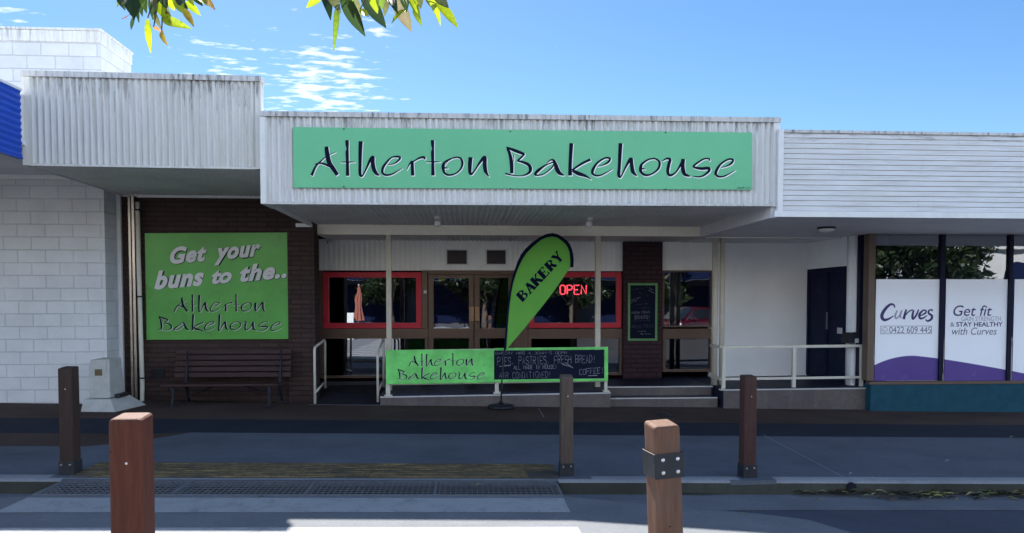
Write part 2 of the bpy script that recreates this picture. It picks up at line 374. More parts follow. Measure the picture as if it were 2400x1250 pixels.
M['neon_back'] = mat('sign_back', (.01,.01,.012), .5)
M['lampglass'] = mat('lamp_glass', (.78,.78,.76), .25, .05, 9)
M['vent_brown'] = mat('vent_panel', (.030,.022,.024), .35, .3, 9)

# ================================================================ GROUND
def sheet(name, m, pts, off):                       # pts = (X, Y) corners, laid on the street's fall
    return struct(MB().poly(*[(x, y, gz(x, off)) for x, y in pts]), name, m)
sheet('ground', M['far_ground'], [(-90,-90),(90,-90),(90,120),(-90,120)], -.34)
sheet('road', M['asphalt'], [(-80,2.6),(80,2.6),(80,6.9),(-80,6.9)], -.13)
sheet('far_lane', M['bounce_road'], [(-80,-14.5),(1.6,-14.5),(1.6,2.6),(-80,2.6)], -.13)
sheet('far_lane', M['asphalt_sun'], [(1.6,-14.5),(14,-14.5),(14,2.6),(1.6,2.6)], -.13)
sheet('far_lane', M['bounce_road'], [(14,-14.5),(80,-14.5),(80,2.6),(14,2.6)], -.13)
XL, XR = -3.56, .84
FP0, FP1, FP2 = 6.90, 9.10, 10.1
sheet('footpath', M['concrete'], [(-30,FP0),(30,FP0),(30,FP1),(-3.3,FP1),(-3.75,8.45),(-4.1,8.22),(-30,8.22)], 0)
sheet('footpath_band', M['band'], [(-3.3,FP1),(30,FP1),(30,FP2),(-30,FP2),(-30,9.0),(-3.75,9.0)], 0)
sheet('footpath_edge', M['paver'], [(-30,8.22),(-4.1,8.22),(-3.75,8.45),(-3.3,FP1),(-3.75,9.0),(-30,9.0)], 0)
sheet('paving', M['paver'], [(-30,FP2),(30,FP2),(30,14),(-30,14)], 0)
jm = MB()
def joint(a, b, wd):
    a, b = Vector(a), Vector(b); d = (b-a).normalized(); n = Vector((-d.y, d.x, 0))*wd/2
    jm.poly(*[Vector((q.x, q.y, gz(q.x, .004))) for q in (a-n, b-n, b+n, a+n)])
joint(G(1790,1021), G(2003,1133), .012); pass
joint(G(1262,958), G(1275,979), .012); joint((-6.2,6.9,0), (-6.2,8.2,0), .012)
struct(jm, 'footpath_joint', M['kerbtop'])
# kerbs, gutters, raised crossing table with its side ramps
def kerb(x0, x1, name):
    prof = [(6.74,-.14),(6.745,-.02),(6.76,-.004),(6.785,.003),(6.91,.003)]
    n = 24; mb = MB(); mt = MB()
    mb.grid(lambda a, b: (x0+(x1-x0)*a, 6.74+.004*math.sin(a*31)+.006*b, gz(x0+(x1-x0)*a, -.14+.12*b)), n, 3)
    mt.grid(lambda a, b: (x0+(x1-x0)*a, [6.746,6.757,6.785,6.91][round(b*3)]+(.004*math.sin(a*31) if b < .7 else 0), gz(x0+(x1-x0)*a, [-.02,-.005,.004,.004][round(b*3)])), n, 3)
    struct(mb, name+'_face', M['kerbface']); struct(mt, name, M['kerbtop'], smooth=True)
kerb(XR+.02, 30, 'kerb'); kerb(-30, XL-.02, 'kerb')
sheet('kerb', M['kerbtop'], [(XL-.02,6.75),(XR+.02,6.75),(XR+.02,6.91),(XL-.02,6.91)], -.001)
sheet('gutter', M['gutter'], [(-30,6.22),(30,6.22),(30,6.75),(-30,6.75)], -.126)
tb = MB(); yn, yf = -6.5, 6.26
tb.hexa([(XL,yn,gz(XL,-.2)),(XR,yn,gz(XR,-.2)),(XR,yf,gz(XR,-.2)),(XL,yf,gz(XL,-.2))], [(XL,yn,gz(XL,-.012)),(XR,yn,gz(XR,-.012)),(XR,yf,gz(XR,-.012)),(XL,yf,gz(XL,-.012))])
struct(tb, 'crossing_table', M['table'])
rp = MB(); edge = [(XR+.02,6.24),(1.9,6.21),(2.5,6.10),(2.85,5.92),(3.02,5.6),(3.12,5.2),(3.22,4.4),(3.25,yn)]
ys = [6.24,6.23,6.2,6.1,5.6,5.2,4.4,yn]
for i in range(len(edge)-1):
    a, b = edge[i], edge[i+1]
    rp.poly((XR,ys[i],gz(XR,-.013)), (XR,ys[i+1],gz(XR,-.013)), (b[0],b[1],gz(b[0],-.121)), (a[0],a[1],gz(a[0],-.121)))
struct(rp, 'crossing_ramp', M['table'])
rp = MB()
rp.poly((XL,6.24,gz(XL,-.013)), (-5.4,6.2,gz(-5.4,-.121)), (-5.9,5.4,gz(-5.9,-.121)), (-5.9,yn,gz(-5.9,-.121)), (XL,yn,gz(XL,-.013)))
struct(rp, 'crossing_ramp', M['table'])
ym = 6.17
while ym > -5.5:
    y0 = ym-.42
    sheet('road_marking', M['zebra'], [(XL+.02,y0),(XR-.01,y0),(XR-.01,ym),(XL+.02,ym)], -.008); ym -= .80
# drain grate, tactile strip
gr = thing('drain_grate', 'long dark steel grid drain grate bridging the gutter before the zebra crossing', 'drain grate', (-1.36, 6.5, 0))
fr, gd = MB(), MB()
def bar(mb, x0, x1, y0, y1, zo0, zo1):
    mb.hexa([(x0,y0,gz(x0,zo0)),(x1,y0,gz(x1,zo0)),(x1,y1,gz(x1,zo0)),(x0,y1,gz(x0,zo0))], [(x0,y0,gz(x0,zo1)),(x1,y0,gz(x1,zo1)),(x1,y1,gz(x1,zo1)),(x0,y1,gz(x0,zo1))])
bar(fr, XL, XR, 6.265, 6.285, -.05, -.004); bar(fr, XL, XR, 6.725, 6.745, -.05, -.004)
for k in range(5): x = XL + k*(XR-XL-.02)/4; bar(fr, x, x+.02, 6.285, 6.725, -.05, -.005)
nb = 92
for k in range(nb): x = XL+.03 + k*(XR-XL-.06)/nb; bar(gd, x, x+.006, 6.285, 6.725, -.014, -.006)
for k in range(6): y = 6.35+k*.062; bar(gd, XL+.02, XR-.02, y, y+.006, -.013, -.007)
fr.build('frame', M['galv'], gr); gd.build('grid', M['galv'], gr)
sheet('grate_shade', M['hole_shade'], [(XL,6.262),(XR,6.262),(XR,6.748),(XL,6.748)], -.12)  # near-black sheet paints the shade below the grate
tp = thing('tactile_paving', 'worn yellow ribbed tactile strip along the footpath edge behind the drain grate', 'tactile strip', (-1.33, 7.1, 0))
ta, tbm, ts = MB(), MB(), MB()
for row in range(2):
    for k in range(15):
        x0 = -3.55+k*.2955; x1 = x0+.2935; y0 = 6.82+row*.302; mb = tbm if (k == 14 and row == 0) else ta
        bar(ts, x0, x1, y0, y0+.297, -.01, .004)
        for q in range(4):
            yy0 = y0+.014+q*.072; bar(mb, x0+.001, x1-.001, yy0, yy0+.036, .003, .015)
ta.build('painted_ribs', M['tactile'], tp); tbm.build('bare_ribs', M['tactile_bare'], tp); ts.build('backing', M['tactile_bare'], tp)
p = G(2012,1152,-.06); ho = MB().tube([(p.x,6.75,gz(p.x,-.055)),(p.x,6.728,gz(p.x,-.055))], .048, 18)
tag(ho.build('drain_outlet', M['hole_shade']), 'round pipe outlet in the kerb face above the leaf litter, its dark inside painted as a black disc', 'drain outlet')  # black disc painted as the shade inside the pipe hole
q = [G(1533,965,.004), G(1560,964.5,.004), G(1581,976,.004), G(1553,977,.004)]
cv = MB().prism(q, (0,0,.004)); tag(cv.build('access_cover', M['steel_black']), 'small square dark cover set in the brown paving before the steps', 'pit cover')

# ================================================================ CORRUGATED SHEETS
def corr_v(mb, xa, xb, za0, za1, zb0, zb1, Y, pitch=.076, amp=.017):        # vertical ribs, z range may change from left to right
    n = max(8, int(abs(xb-xa)/pitch*8))
    mb.grid(lambda a, b: (xa+(xb-xa)*a, Y - amp*math.sin(2*math.pi*(xb-xa)*a/pitch), (za0+(zb0-za0)*a)*(1-b) + (za1+(zb1-za1)*a)*b), n, 1)
def corr_soffit(mb, x0, x1, y0, y1, z, pitch=.076, amp=.013, z1=None):
    n = max(8, int((x1-x0)/pitch*8)); z1 = z if z1 is None else z1
    mb.grid(lambda a, b: (x0+(x1-x0)*a, y0+(y1-y0)*b, z+(z1-z)*b + amp*math.sin(2*math.pi*(x1-x0)*a/pitch)), n, 1)

# ================================================================ WHITE BLOCK BUILDING + BLUE AWNING (left)
YB, YW = 11.90, 11.45
XC = U(248, 690, YW).x
wb = thing('white_block_building', 'white painted block building with a tall parapet at the left edge', 'building', (XC-3, YW, 0))
zp = U(120, 66, YW).z
MB().box(-30, XC, YW, 12.45, -.3, zp-.20).build('wall', M['block'], wb)
MB().box(-30, XC, 12.452, 26, -.3, 4.0).build('rear_wall', M['block'], wb)
MB().box(-30, XC+.015, YW-.02, 12.47, zp-.20, zp-.035).build('parapet_cap', M['cap_white'], wb, bevel=.008)
MB().box(-30, XC+.028, YW-.034, 12.49, zp-.034, zp).build('parapet_flashing', M['cap_white'], wb, bevel=.006)
MB().box(-30, XC-.02, YW-.045, YW-.002, 3.44, 3.50).build('wall_trim', M['white_trim'], wb)
XA = U(52, 300, 9.2).x
aw = thing('blue_awning', 'bright blue corrugated street awning at the far left edge', 'awning', (XA-2, 8, 3.4))
b0, b1 = U(52, 370, 9.2).z, U(52, 215, 9.2).z
mb = MB(); n = int((b1-b0)/.076*8)
mb.grid(lambda a, b: (XA+.008*math.sin(2*math.pi*(b1-b0)*b/.076), 6.6+(9.18-6.6)*a, b0+(b1-b0)*b), 1, n)
mb.build('fascia', M['blue_sheet'], aw)
MB().box(XA-.06, XA+.014, 6.6, 9.19, b1, b1+.03).build('capping', M['white_trim'], aw)
MB().box(XA-.05, XA+.010, 6.6, 9.19, b0-.02, b0).build('bottom_trim', M['blue_sheet'], aw)
MB().box(-30, XA-.012, 6.6, YW-.05, 3.505, 3.56).build('soffit', M['soffit_flat'], aw)
MB().box(-30, XA-.02, 6.62, 9.275, 3.56, b1-.02).build('roof', M['white_trim'], aw)

# ================================================================ BAKERY BUILDING
bk = thing('bakery_building', 'low bakery shop with stepped white corrugated awnings over a glazed front and brown brick wall', 'building', (0, 12, 0))
YF, YFL, YFR, YP, YS = 9.2, 9.3, 9.15, 12.1, 13.4
# --- tall left awning
l0, l1, r0, r1 = U(55,388,YFL), U(52,167,YFL), U(611,397,YFL), U(614,180,YFL)
xa, xb = U(72,280,YFL).x, r0.x
f = MB(); corr_v(f, xa, xb, l0.z+.02, l1.z-.05, r0.z+.02, r1.z-.05, YFL)
fo = f.build('awning_fascia', M['white_sheet_l'], bk, smooth=True); fo['label'] = 'tall weathered corrugated fascia over the brick wall'
c = MB(); c.hexa([(l1.x,YFL-.035,l1.z-.065),(r1.x,YFL-.035,r1.z-.065),(r1.x,YFL+.12,r1.z-.065),(l1.x,YFL+.12,l1.z-.065)], [(l1.x,YFL-.035,l1.z),(r1.x,YFL-.035,r1.z),(r1.x,YFL+.12,r1.z),(l1.x,YFL+.12,l1.z)])
c.build('capping', M['cap'], fo)
MB().box(l0.x, xa+.012, YFL-.016, YFL+.03, l0.z, l1.z-.066).build('corner_flashing', M['white_sheet_l'], fo)
MB().box(xb-.05, xb+.012, YFL-.018, YFL+.12, r0.z, r1.z-.066).build('corner_flashing', M['white_sheet_l'], fo)
MB().hexa([(xa,YFL-.020,l0.z-.005),(xb-.05,YFL-.020,r0.z-.005),(xb-.05,YFL+.06,r0.z-.005),(xa,YFL+.06,l0.z-.005)], [(xa,YFL-.020,l0.z+.022),(xb-.05,YFL-.020,r0.z+.022),(xb-.05,YFL+.06,r0.z+.022),(xa,YFL+.06,l0.z+.022)]).build('bottom_trim', M['white_sheet_l'], fo)
s = MB(); corr_soffit(s, l0.x+.03, -2.2, YFL+.06, YB, l0.z+.02); s.build('soffit', M['soffit'], bk, smooth=True)
MB().box(l0.x+.01, l0.x+.028, YFL+.03, YB, l0.z-.005, l1.z-.07).build('awning_end', M['soffit_flat'], bk)
MB().box(l0.x+.03, xb-.01, YFL+.10, YB+4, l0.z+.05, l1.z-.4).build('roof', M['white_trim'], bk)
# --- main awning
m0, m1, n0, n1 = U(612,478,YF), U(620,262,YF), U(1812,483,YF), U(1828,277,YF)
f = MB(); corr_v(f, m0.x+.05, n1.x-.02, m0.z+.02, m1.z-.05, n0.z+.02, n1.z-.05, YF)
fo = f.build('awning_fascia', M['white_sheet_m'], bk, smooth=True); fo['label'] = 'long low corrugated fascia carrying the green sign'
x0, x1 = m0.x+.012, n1.x
MB().hexa([(x0,YF-.035,m1.z-.06),(x1,YF-.035,n1.z-.06),(x1,YF+.12,n1.z-.06),(x0,YF+.12,m1.z-.06)], [(x0,YF-.035,m1.z),(x1,YF-.035,n1.z),(x1,YF+.12,n1.z),(x0,YF+.12,m1.z)]).build('capping', M['cap'], fo)
MB().box(m0.x, m0.x+.062, YF-.018, YF+.5, m0.z, m1.z-.061).build('corner_flashing', M['white_trim'], fo)
MB().box(n1.x-.085, n1.x-.002, YF-.018, YF+.1, n0.z-.01, n1.z-.061).build('corner_flashing', M['white_trim'], fo)
MB().hexa([(m0.x+.06,YF-.022,m0.z-.006),(n1.x-.085,YF-.022,n0.z-.006),(n1.x-.085,YF+.06,n0.z-.006),(m0.x+.06,YF+.06,m0.z-.006)], [(m0.x+.06,YF-.022,m0.z+.022),(n1.x-.085,YF-.022,n0.z+.022),(n1.x-.085,YF+.06,n0.z+.022),(m0.x+.06,YF+.06,m0.z+.022)]).build('bottom_trim', M['cap'], fo)
ZS = n0.z+.03; XBm = U(1640, 545, YP).x
s = MB(); corr_soffit(s, m0.x+.06, XBm, YF+.06, YP, ZS); s.build('soffit', M['soffit'], bk, smooth=True)
MB().box(m0.x+.03, m0.x+.058, YF+.5, YB, m0.z-.003, ZS+.04).build('awning_end', M['soffit_flat'], bk)
MB().box(m0.x+.06, 12, YF+.10, YS+5, ZS+.04, m1.z-.35).build('roof', M['white_trim'], bk)
# --- post line beam, lower soffit, posts
zb1, zb0 = U(1190,530,YP).z, U(1190,552,YP).z
MB().box(U(735,540,YP).x, XBm+.01, YP, YP+.10, zb0, zb1+.01).build('beam', M['beam'], bk, bevel=.004)
s = MB(); corr_soffit(s, U(735,540,YP).x, 7.2, YP+.10, YS, zb0+.015, z1=zb0+.015); s.build('soffit', M['soffit'], bk, smooth=True)
MB().hexa([(XBm,YF+.03,zb0-.01),(XBm+.06,YF+.03,zb0-.01),(XBm+.06,YP+.1,zb0-.01),(XBm,YP+.1,zb0-.01)], [(XBm,YF+.03,ZS+.03),(XBm+.06,YF+.03,ZS+.03),(XBm+.06,YP+.1,ZS+.03),(XBm,YP+.1,ZS+.03)]).build('side_beam', M['soffit_flat'], bk)
def pz(x): return .20 + .009*x                      # shop floor level
for a, b in ((905,917),(1396,1408)):
    x0, x1 = U(a,700,YP).x, U(b,700,YP).x
    MB().box(x0, x1, YP+.01, YP+.01+(x1-x0), pz(x0)-.02, zb0).build('awning_post', M['post'], bk, bevel=.006)
for a, b in ((1671,1685),(1689,1701)):
    x0, x1 = U(a,700,YP).x, U(b,700,YP).x
    MB().tube([((x0+x1)/2,YP+.05,pz(x0)-.02),((x0+x1)/2,YP+.05,zb0+.02)], (x1-x0)/2, 16).build('awning_post', M['post'], bk, smooth=True)
# --- brown brick wall with pier, trims, pipe, vent
bxl, bxr = U(284,700,YB).x, U(740,700,YB).x
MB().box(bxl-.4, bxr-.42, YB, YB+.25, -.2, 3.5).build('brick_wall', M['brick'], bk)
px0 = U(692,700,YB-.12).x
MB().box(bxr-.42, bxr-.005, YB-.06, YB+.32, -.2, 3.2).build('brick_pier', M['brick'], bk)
MB().boxpx(320,458,613,464,YB-.05,.04).build('wall_trim', M['white_trim'], bk)
MB().boxpx(276,455,286,942,YB-.05,.045).build('wall_trim', M['white_trim'], bk)
MB().boxpx(286,455,320,461,YB-.05,.045).build('wall_trim', M['white_trim'], bk)
MB().boxpx(693,524,731,532,YB-.10,.04).build('wall_trim', M['white_trim'], bk)
for a, b in ((303,309),(311,318)): MB().boxpx(a,460,b,936,YB-.11,.06).build('metal_channel', M['metal_pol'], bk, bevel=.006)
mb = MB()
a, b = U(322,474,YB-.12), U(334,930,YB-.12)
mb.tube([a, (a.x+.002,a.y,(a.z+b.z)/2+.6), (b.x,b.y,.35), (b.x,b.y-.01,.10), (b.x-.06,b.y-.07,.045)], .033, 14)
dp = mb.build('downpipe', M['rail'], bk, smooth=True)
for zz_ in (a.z-.12, (a.z+b.z)/2+.05, .45): 
    t_ = (a.z-zz_)/(a.z-b.z); MB().tube([(a.x+(b.x-a.x)*t_,a.y,zz_-.012),(a.x+(b.x-a.x)*t_,a.y,zz_+.012)], .040, 14).build('bracket', M['iron'], dp)
vt = MB(); vt.boxpx(355,864,385,886,YB-.02,.02)
for k in range(4): vt.boxpx(357,866+k*5,383,868+k*5,YB-.028,.01)
vt.build('air_vent', M['black_plastic'], bk)
# --- recess: wall panels over the windows, shell of the shop
xl, xr = U(738,700,YS).x-.25, U(1552,700,YS).x
def band(name, a, y0, b, y1, m, Y=YS, d=.06, par=None, **k): return MB().boxpx(a,y0,b,y1,Y,d).build(name, m, par or bk, **k)
wp = MB(); X0, X1 = U(735,600,YS).x, U(1460,600,YS).x; Z0, Z1 = U(1090,635,YS).z, zb0+.03
corr_v(wp, X0, X1, Z0, Z1, Z0, Z1, YS-.01, .09, .003); X2, X3 = U(1552,600,YS).x, U(1669,600,YS).x
corr_v(wp, X2, X3, Z0, Z1, Z0, Z1, YS-.01, .09, .003); wp.build('wall_panel', M['panel'], bk)
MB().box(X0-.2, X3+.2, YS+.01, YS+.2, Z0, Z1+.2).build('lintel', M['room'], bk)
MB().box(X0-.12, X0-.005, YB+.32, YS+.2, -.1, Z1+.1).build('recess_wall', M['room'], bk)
pw = band('brick_column', 1461, 566, 1552, 892, M['plum_brick'], YS-.10, .3)
sh = MB(); YRB = 17.5
sh.box(X0-.1, X3+.3, YRB, YRB+.1, 0, 3); sh.box(X0-.2, X0-.1, YS+.21, YRB, 0, 3); sh.box(X3+.3, X3+.4, YS+.1, YRB, 0, 3)
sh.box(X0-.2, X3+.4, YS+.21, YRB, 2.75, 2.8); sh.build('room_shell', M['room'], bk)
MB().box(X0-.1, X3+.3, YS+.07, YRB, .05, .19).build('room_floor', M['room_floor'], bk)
# --- windows: frame > glass_pane
def frame_px(a, y0, b, y1, t, Y, d, tb=None):        # rectangular ring, butted
    mb = MB(); tb = t if tb is None else tb
    A, B = U(a,(y0+y1)/2,Y).x, U(b,(y0+y1)/2,Y).x; cx = (a+b)/2
    T = [U(cx,q,Y).z for q in (y0, y0+tb, y1-tb, y1)]; ia, ib = U(a+t,(y0+y1)/2,Y).x, U(b-t,(y0+y1)/2,Y).x
    mb.box(A,B,Y,Y+d,T[1],T[0]); mb.box(A,B,Y,Y+d,T[3],T[2]); mb.box(A,ia,Y,Y+d,T[2],T[1]); mb.box(ib,B,Y,Y+d,T[2],T[1])
    return mb
def pane_px(a, y0, b, y1, Y, m, par, name='glass_pane'):
    return MB().boxpx(a,y0,b,y1,Y,.006).build(name, m, par)
YG = YS+.03
w1 = frame_px(757,638,988,770,13,YS-.03,.07).build('window', M['red'], bk, bevel=.004); w1['label'] = 'red framed window beside the left of the doors'
pane_px(768,649,977,759,YG,M['glass'],w1)
w2 = frame_px(1240,638,1457,769,12,YS-.03,.07).build('window', M['red'], bk, bevel=.004); w2['label'] = 'red framed window with the neon sign'
pane_px(1250,649,1446,758,YG,M['glass'],w2)
w3 = frame_px(1553,634,1671,767,4,YS-.02,.06).build('window', M['brown_frame'], bk); pane_px(1557,637,1668,765,YG,M['glass'],w3)
for a, b, bt in ((749,1003,886),(1238,1459,880),(1553,1671,872)):
    lw = MB(); lw.boxpx(a,771,b,794,YS-.02,.06); lw.boxpx(a,bt-6,b,bt,YS-.02,.06); lw.boxpx(a,795,a+7,bt-7,YS-.02,.06); lw.boxpx(b-7,795,b,bt-7,YS-.02,.06)
    o = lw.build('lower_window', M['bronze'], bk); pane_px(a+6,793,b-6,bt-5,YG,M['glass_dark' if a < 1000 else 'glass_low'],o)
band('mullion', 748, 634, 756, 770, M['bronze'], YS-.025, .08); band('mullion', 989, 634, 1002, 770, M['bronze'], YS-.025, .08)
band('mullion', 1204, 634, 1239, 770, M['bronze'], YS-.025, .08); band('mullion', 1204, 771, 1237, 890, M['bronze'], YS-.025, .08)
band('door_head', 1003, 634, 1203, 643, M['bronze'], YS-.025, .08)
for a, b, ha in ((1004,1110,1100),(1112,1203,1113)):
    d = MB(); d.boxpx(a,644,b,652,YS,.05); d.boxpx(a,770,b,793,YS,.05); d.boxpx(a,880,b,893,YS,.05)
    for q, r_ in ((a,a+12),(b-11,b)):
        d.boxpx(q,652.3,r_,769.7,YS,.05); d.boxpx(q,793.3,r_,879.7,YS,.05)
    o = d.build('door', M['bronze'], bk)
    pane_px(a+11,651,b-10,771,YG,M['glass'],o); pane_px(a+11,792,b-10,881,YG,M['glass_dark'],o)
    MB().boxpx(ha,719,ha+11,753,YS-.06,.035).build('handle', M['handle'], o, bevel=.006)
MB().boxpx(993,681,1000,688,YS-.04,.015).build('door_switch', M['white_trim'], bk)
for a, y0, b, y1 in ((1045,584,1097,622),(1138,584,1188,622)):
    o = MB().boxpx(a+3,y0+3,b-3,y1-3,YS-.03,.02).build('vent_panel', M['vent_brown'], bk)
    frame_px(a,y0,b,y1,3,YS-.035,.03).build('frame', M['white_trim'], o)
# ================================================================ PLATFORM, RAMP, STEPS
PF = 11.55
xp0, xp1, xp2, xp3 = U(891,940,PF).x, U(1431,940,PF).x, U(1696,940,PF).x, U(2038,940,PF).x
xr0 = U(733,945,PF).x
def plat(x0, x1, y0):
    MB_ = MB(); t0, t1 = pz(x0), pz(x1)
    MB_.hexa([(x0,y0,-.4),(x1,y0,-.4),(x1,YS+.06,-.4),(x0,YS+.06,-.4)], [(x0,y0,t0),(x1,y0,t1),(x1,YS+.06,t1),(x0,YS+.06,t0)])
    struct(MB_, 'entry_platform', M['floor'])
plat(xp0, xp1, PF+.03); plat(xp1+.001, xp2-.03, 11.98); plat(xp2, xp3, PF+.03)
def tilewall(x0, x1, pts):                          # tile facing with a pale nosing on top; pts = the two top-edge pixels
    a, b = U(*pts[0],PF), U(*pts[1],PF)
    t = MB(); t.hexa([(x0,PF,-.4),(x1,PF,-.4),(x1,PF+.028,-.4),(x0,PF+.028,-.4)], [(x0,PF,a.z-.012),(x1,PF,b.z-.012),(x1,PF+.028,b.z-.012),(x0,PF+.028,a.z-.012)]); struct(t, 'platform_facing', M['tile'])
    t = MB(); t.hexa([(x0,PF-.006,a.z-.012),(x1,PF-.006,b.z-.012),(x1,PF+.06,b.z-.012),(x0,PF+.06,a.z-.012)], [(x0,PF-.006,a.z+.006),(x1,PF-.006,b.z+.006),(x1,PF+.06,b.z+.006),(x0,PF+.06,a.z+.006)]); struct(t, 'platform_nosing', M['nosing'])
tilewall(xp0, xp1, ((892,931),(1430,921))); tilewall(xp2, xp3, ((1697,914),(2035,910)))
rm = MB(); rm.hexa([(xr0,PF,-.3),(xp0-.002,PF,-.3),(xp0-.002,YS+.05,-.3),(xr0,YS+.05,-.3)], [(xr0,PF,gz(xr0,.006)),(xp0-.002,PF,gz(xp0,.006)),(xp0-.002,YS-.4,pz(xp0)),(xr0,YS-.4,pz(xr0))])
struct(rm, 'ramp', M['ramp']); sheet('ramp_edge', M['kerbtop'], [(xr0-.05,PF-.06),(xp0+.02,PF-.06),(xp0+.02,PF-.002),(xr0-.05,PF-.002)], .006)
st = MB(); xs0, xs1 = xp1+.002, xp2-.002; z1 = U(1556,933,11.66).z
st.hexa([(xs0,11.66,-.3),(xs1-.06,11.66,-.3),(xs1-.06,11.978,-.3),(xs0,11.978,-.3)], [(xs0,11.66,z1-.012),(xs1-.06,11.66,z1-.012),(xs1-.06,11.978,z1-.012),(xs0,11.978,z1-.012)]); struct(st, 'entry_step', M['tile'])
st = MB(); st.box(xs0,xs1-.06,11.976,11.979,z1,pz(2.9)-.015); struct(st, 'step_riser', M['tile'])
st = MB(); st.box(xs0,xs1-.06,11.652,11.70,z1-.012,z1+.004); st.box(xs0,xs1-.03,11.97,12.02,pz(3)-.008,pz(3)+.010)
a, b = U(1433,956,PF), U(1693,962,PF)
st.hexa([(xs0,PF-.01,a.z-.02),(xs1,PF-.01,b.z-.02),(xs1,PF+.04,b.z-.02),(xs0,PF+.04,a.z-.02)], [(xs0,PF-.01,a.z+.006),(xs1,PF-.01,b.z+.006),(xs1,PF+.04,b.z+.006),(xs0,PF+.04,a.z+.006)])
struct(st, 'step_nosing', M['nosing'])
st = MB(); st.hexa([(xs0,PF+.04,-.3),(xs1,PF+.04,-.3),(xs1,11.66,-.3),(xs0,11.66,-.3)], [(xs0,PF+.04,a.z),(xs1,PF+.04,b.z),(xs1,11.66,b.z),(xs0,11.66,a.z)]); struct(st, 'step_landing', M['floor'])

# ================================================================ GYM SHOP (right)
gy = thing('gym_shop', 'white boarded low shop with purple and white filmed windows at the right edge', 'building', (8, 11.4, 0))
YC = 11.40
a0, a1, c0, c1 = U(1830,497,YFR), U(1830,305,YFR), U(2400,499,YFR), U(2400,309,YFR)
XE = 13.0; gx0 = n1.x-.002
lb = MB(); nbd = 15; zt, zbm = a1.z-.035, a0.z+.01; hgt = (zt-zbm)/nbd
for k in range(nbd):
    z = zbm+k*hgt; lb.add([(gx0,YFR-.016,z+.006),(XE,YFR-.016,z+.006),(XE,YFR-.001,z+hgt),(gx0,YFR-.001,z+hgt),(gx0,YFR+.002,z),(XE,YFR+.002,z)], [(0,1,2,3),(4,5,1,0)])
fa = lb.build('awning_fascia', M['white_boards'], gy)
MB().box(gx0, XE, YFR-.03, YFR+.12, zt, a1.z).build('capping', M['cap'], fa)
zr0 = U(2100,511,YFR).z
MB().box(n1.x-.09, XE, YFR-.035, YFR+.02, zr0, zbm).build('bottom_trim', M['white_trim'], fa)
MB().box(n1.x-.05, n1.x+.02, YFR-.032, YFR+.02, zbm, n1.z-.16).build('corner_trim', M['white_trim'], fa)
MB().box(XBm+.062, XE, YFR+.021, YC+.02, zr0+.005, zr0+.05).build('soffit', M['soffit_flat'], gy)
MB().box(XBm+.062, 6.4, YC+.021, YS, zr0+.008, zr0+.05).build('soffit', M['soffit_flat'], gy)
MB().box(XBm+.10, U(1985,550,YP).x, YP, YP+.03, zr0-.012, zr0+.004).build('soffit_trim', M['white_trim'], gy)
MB().box(gx0+.05, XE, YFR+.1, YC+4, zr0+.06, a1.z-.3).build('roof', M['white_trim'], gy)
X6 = U(1888,700,YS).x
MB().box(X3-.01, X6+.1, YS-.012, YS+.15, -.1, zr0+.01).build('recess_wall', M['recess'], gy)
zd = UX(1888,632,X6).z; yd0, yd1 = UX(1986,700,X6).y, YS-.03
sw = MB(); sw.box(X6,X6+.15,yd0-.05,YS-.012,zd,zr0+.008); sw.build('side_wall', M['recess'], gy)
dr = MB(); dr.box(X6+.03,X6+.08,yd0,yd1,pz(X6),zd-.002); ym_ = (yd0+yd1)/2
for q, r_ in ((yd0,yd0+.07),(ym_-.045,ym_-.005),(ym_+.005,ym_+.045),(yd1-.07,yd1)): dr.box(X6+.012,X6+.03,q,r_,pz(X6)+.02,zd-.08)
dr.box(X6+.012,X6+.03,yd0,yd1,zd-.08,zd-.004)
do = dr.build('door', M['navy_door'], gy)
MB().box(X6-.03,X6-.005,ym_-.10,ym_-.075,1.15,1.45).build('handle', M['galv'], do)
st_ = MB(); st_.box(X6+.020,X6+.0285,yd0+.20,yd0+.36,1.09,1.19); st_.build('door_sticker', M['ink_grey'], do)
MB().tube([(U(2000,700,11.85).x,11.85,pz(6)-.02),(U(2000,700,11.85).x,11.85,zr0+.01)], .105, 24).build('column', M['recess'], gy, smooth=True)
band('recess_shade', 2015, 545, 2037, 905, M['dark_frame'], YC+.22, .1, gy)  # dark panel stands in for the shaded gap between column and window
MB().boxpx(2040,900,2700,985,YC,.3).build('plinth', M['teal'], gy)
band('window_sill', 2038, 893, 2700, 899.5, M['brown_frame'], YC-.02, .12, gy)
band('window_post', 2035, 545, 2050, 892.5, M['brown_frame'], YC-.015, .16, gy)
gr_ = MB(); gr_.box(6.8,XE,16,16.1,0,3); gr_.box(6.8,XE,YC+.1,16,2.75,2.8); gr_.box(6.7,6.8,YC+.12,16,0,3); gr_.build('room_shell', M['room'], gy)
panes = [(2050,2204),(2214,2364),(2373,2520),(2530,2680)]
ztop_w, zbot_w = 545, 893
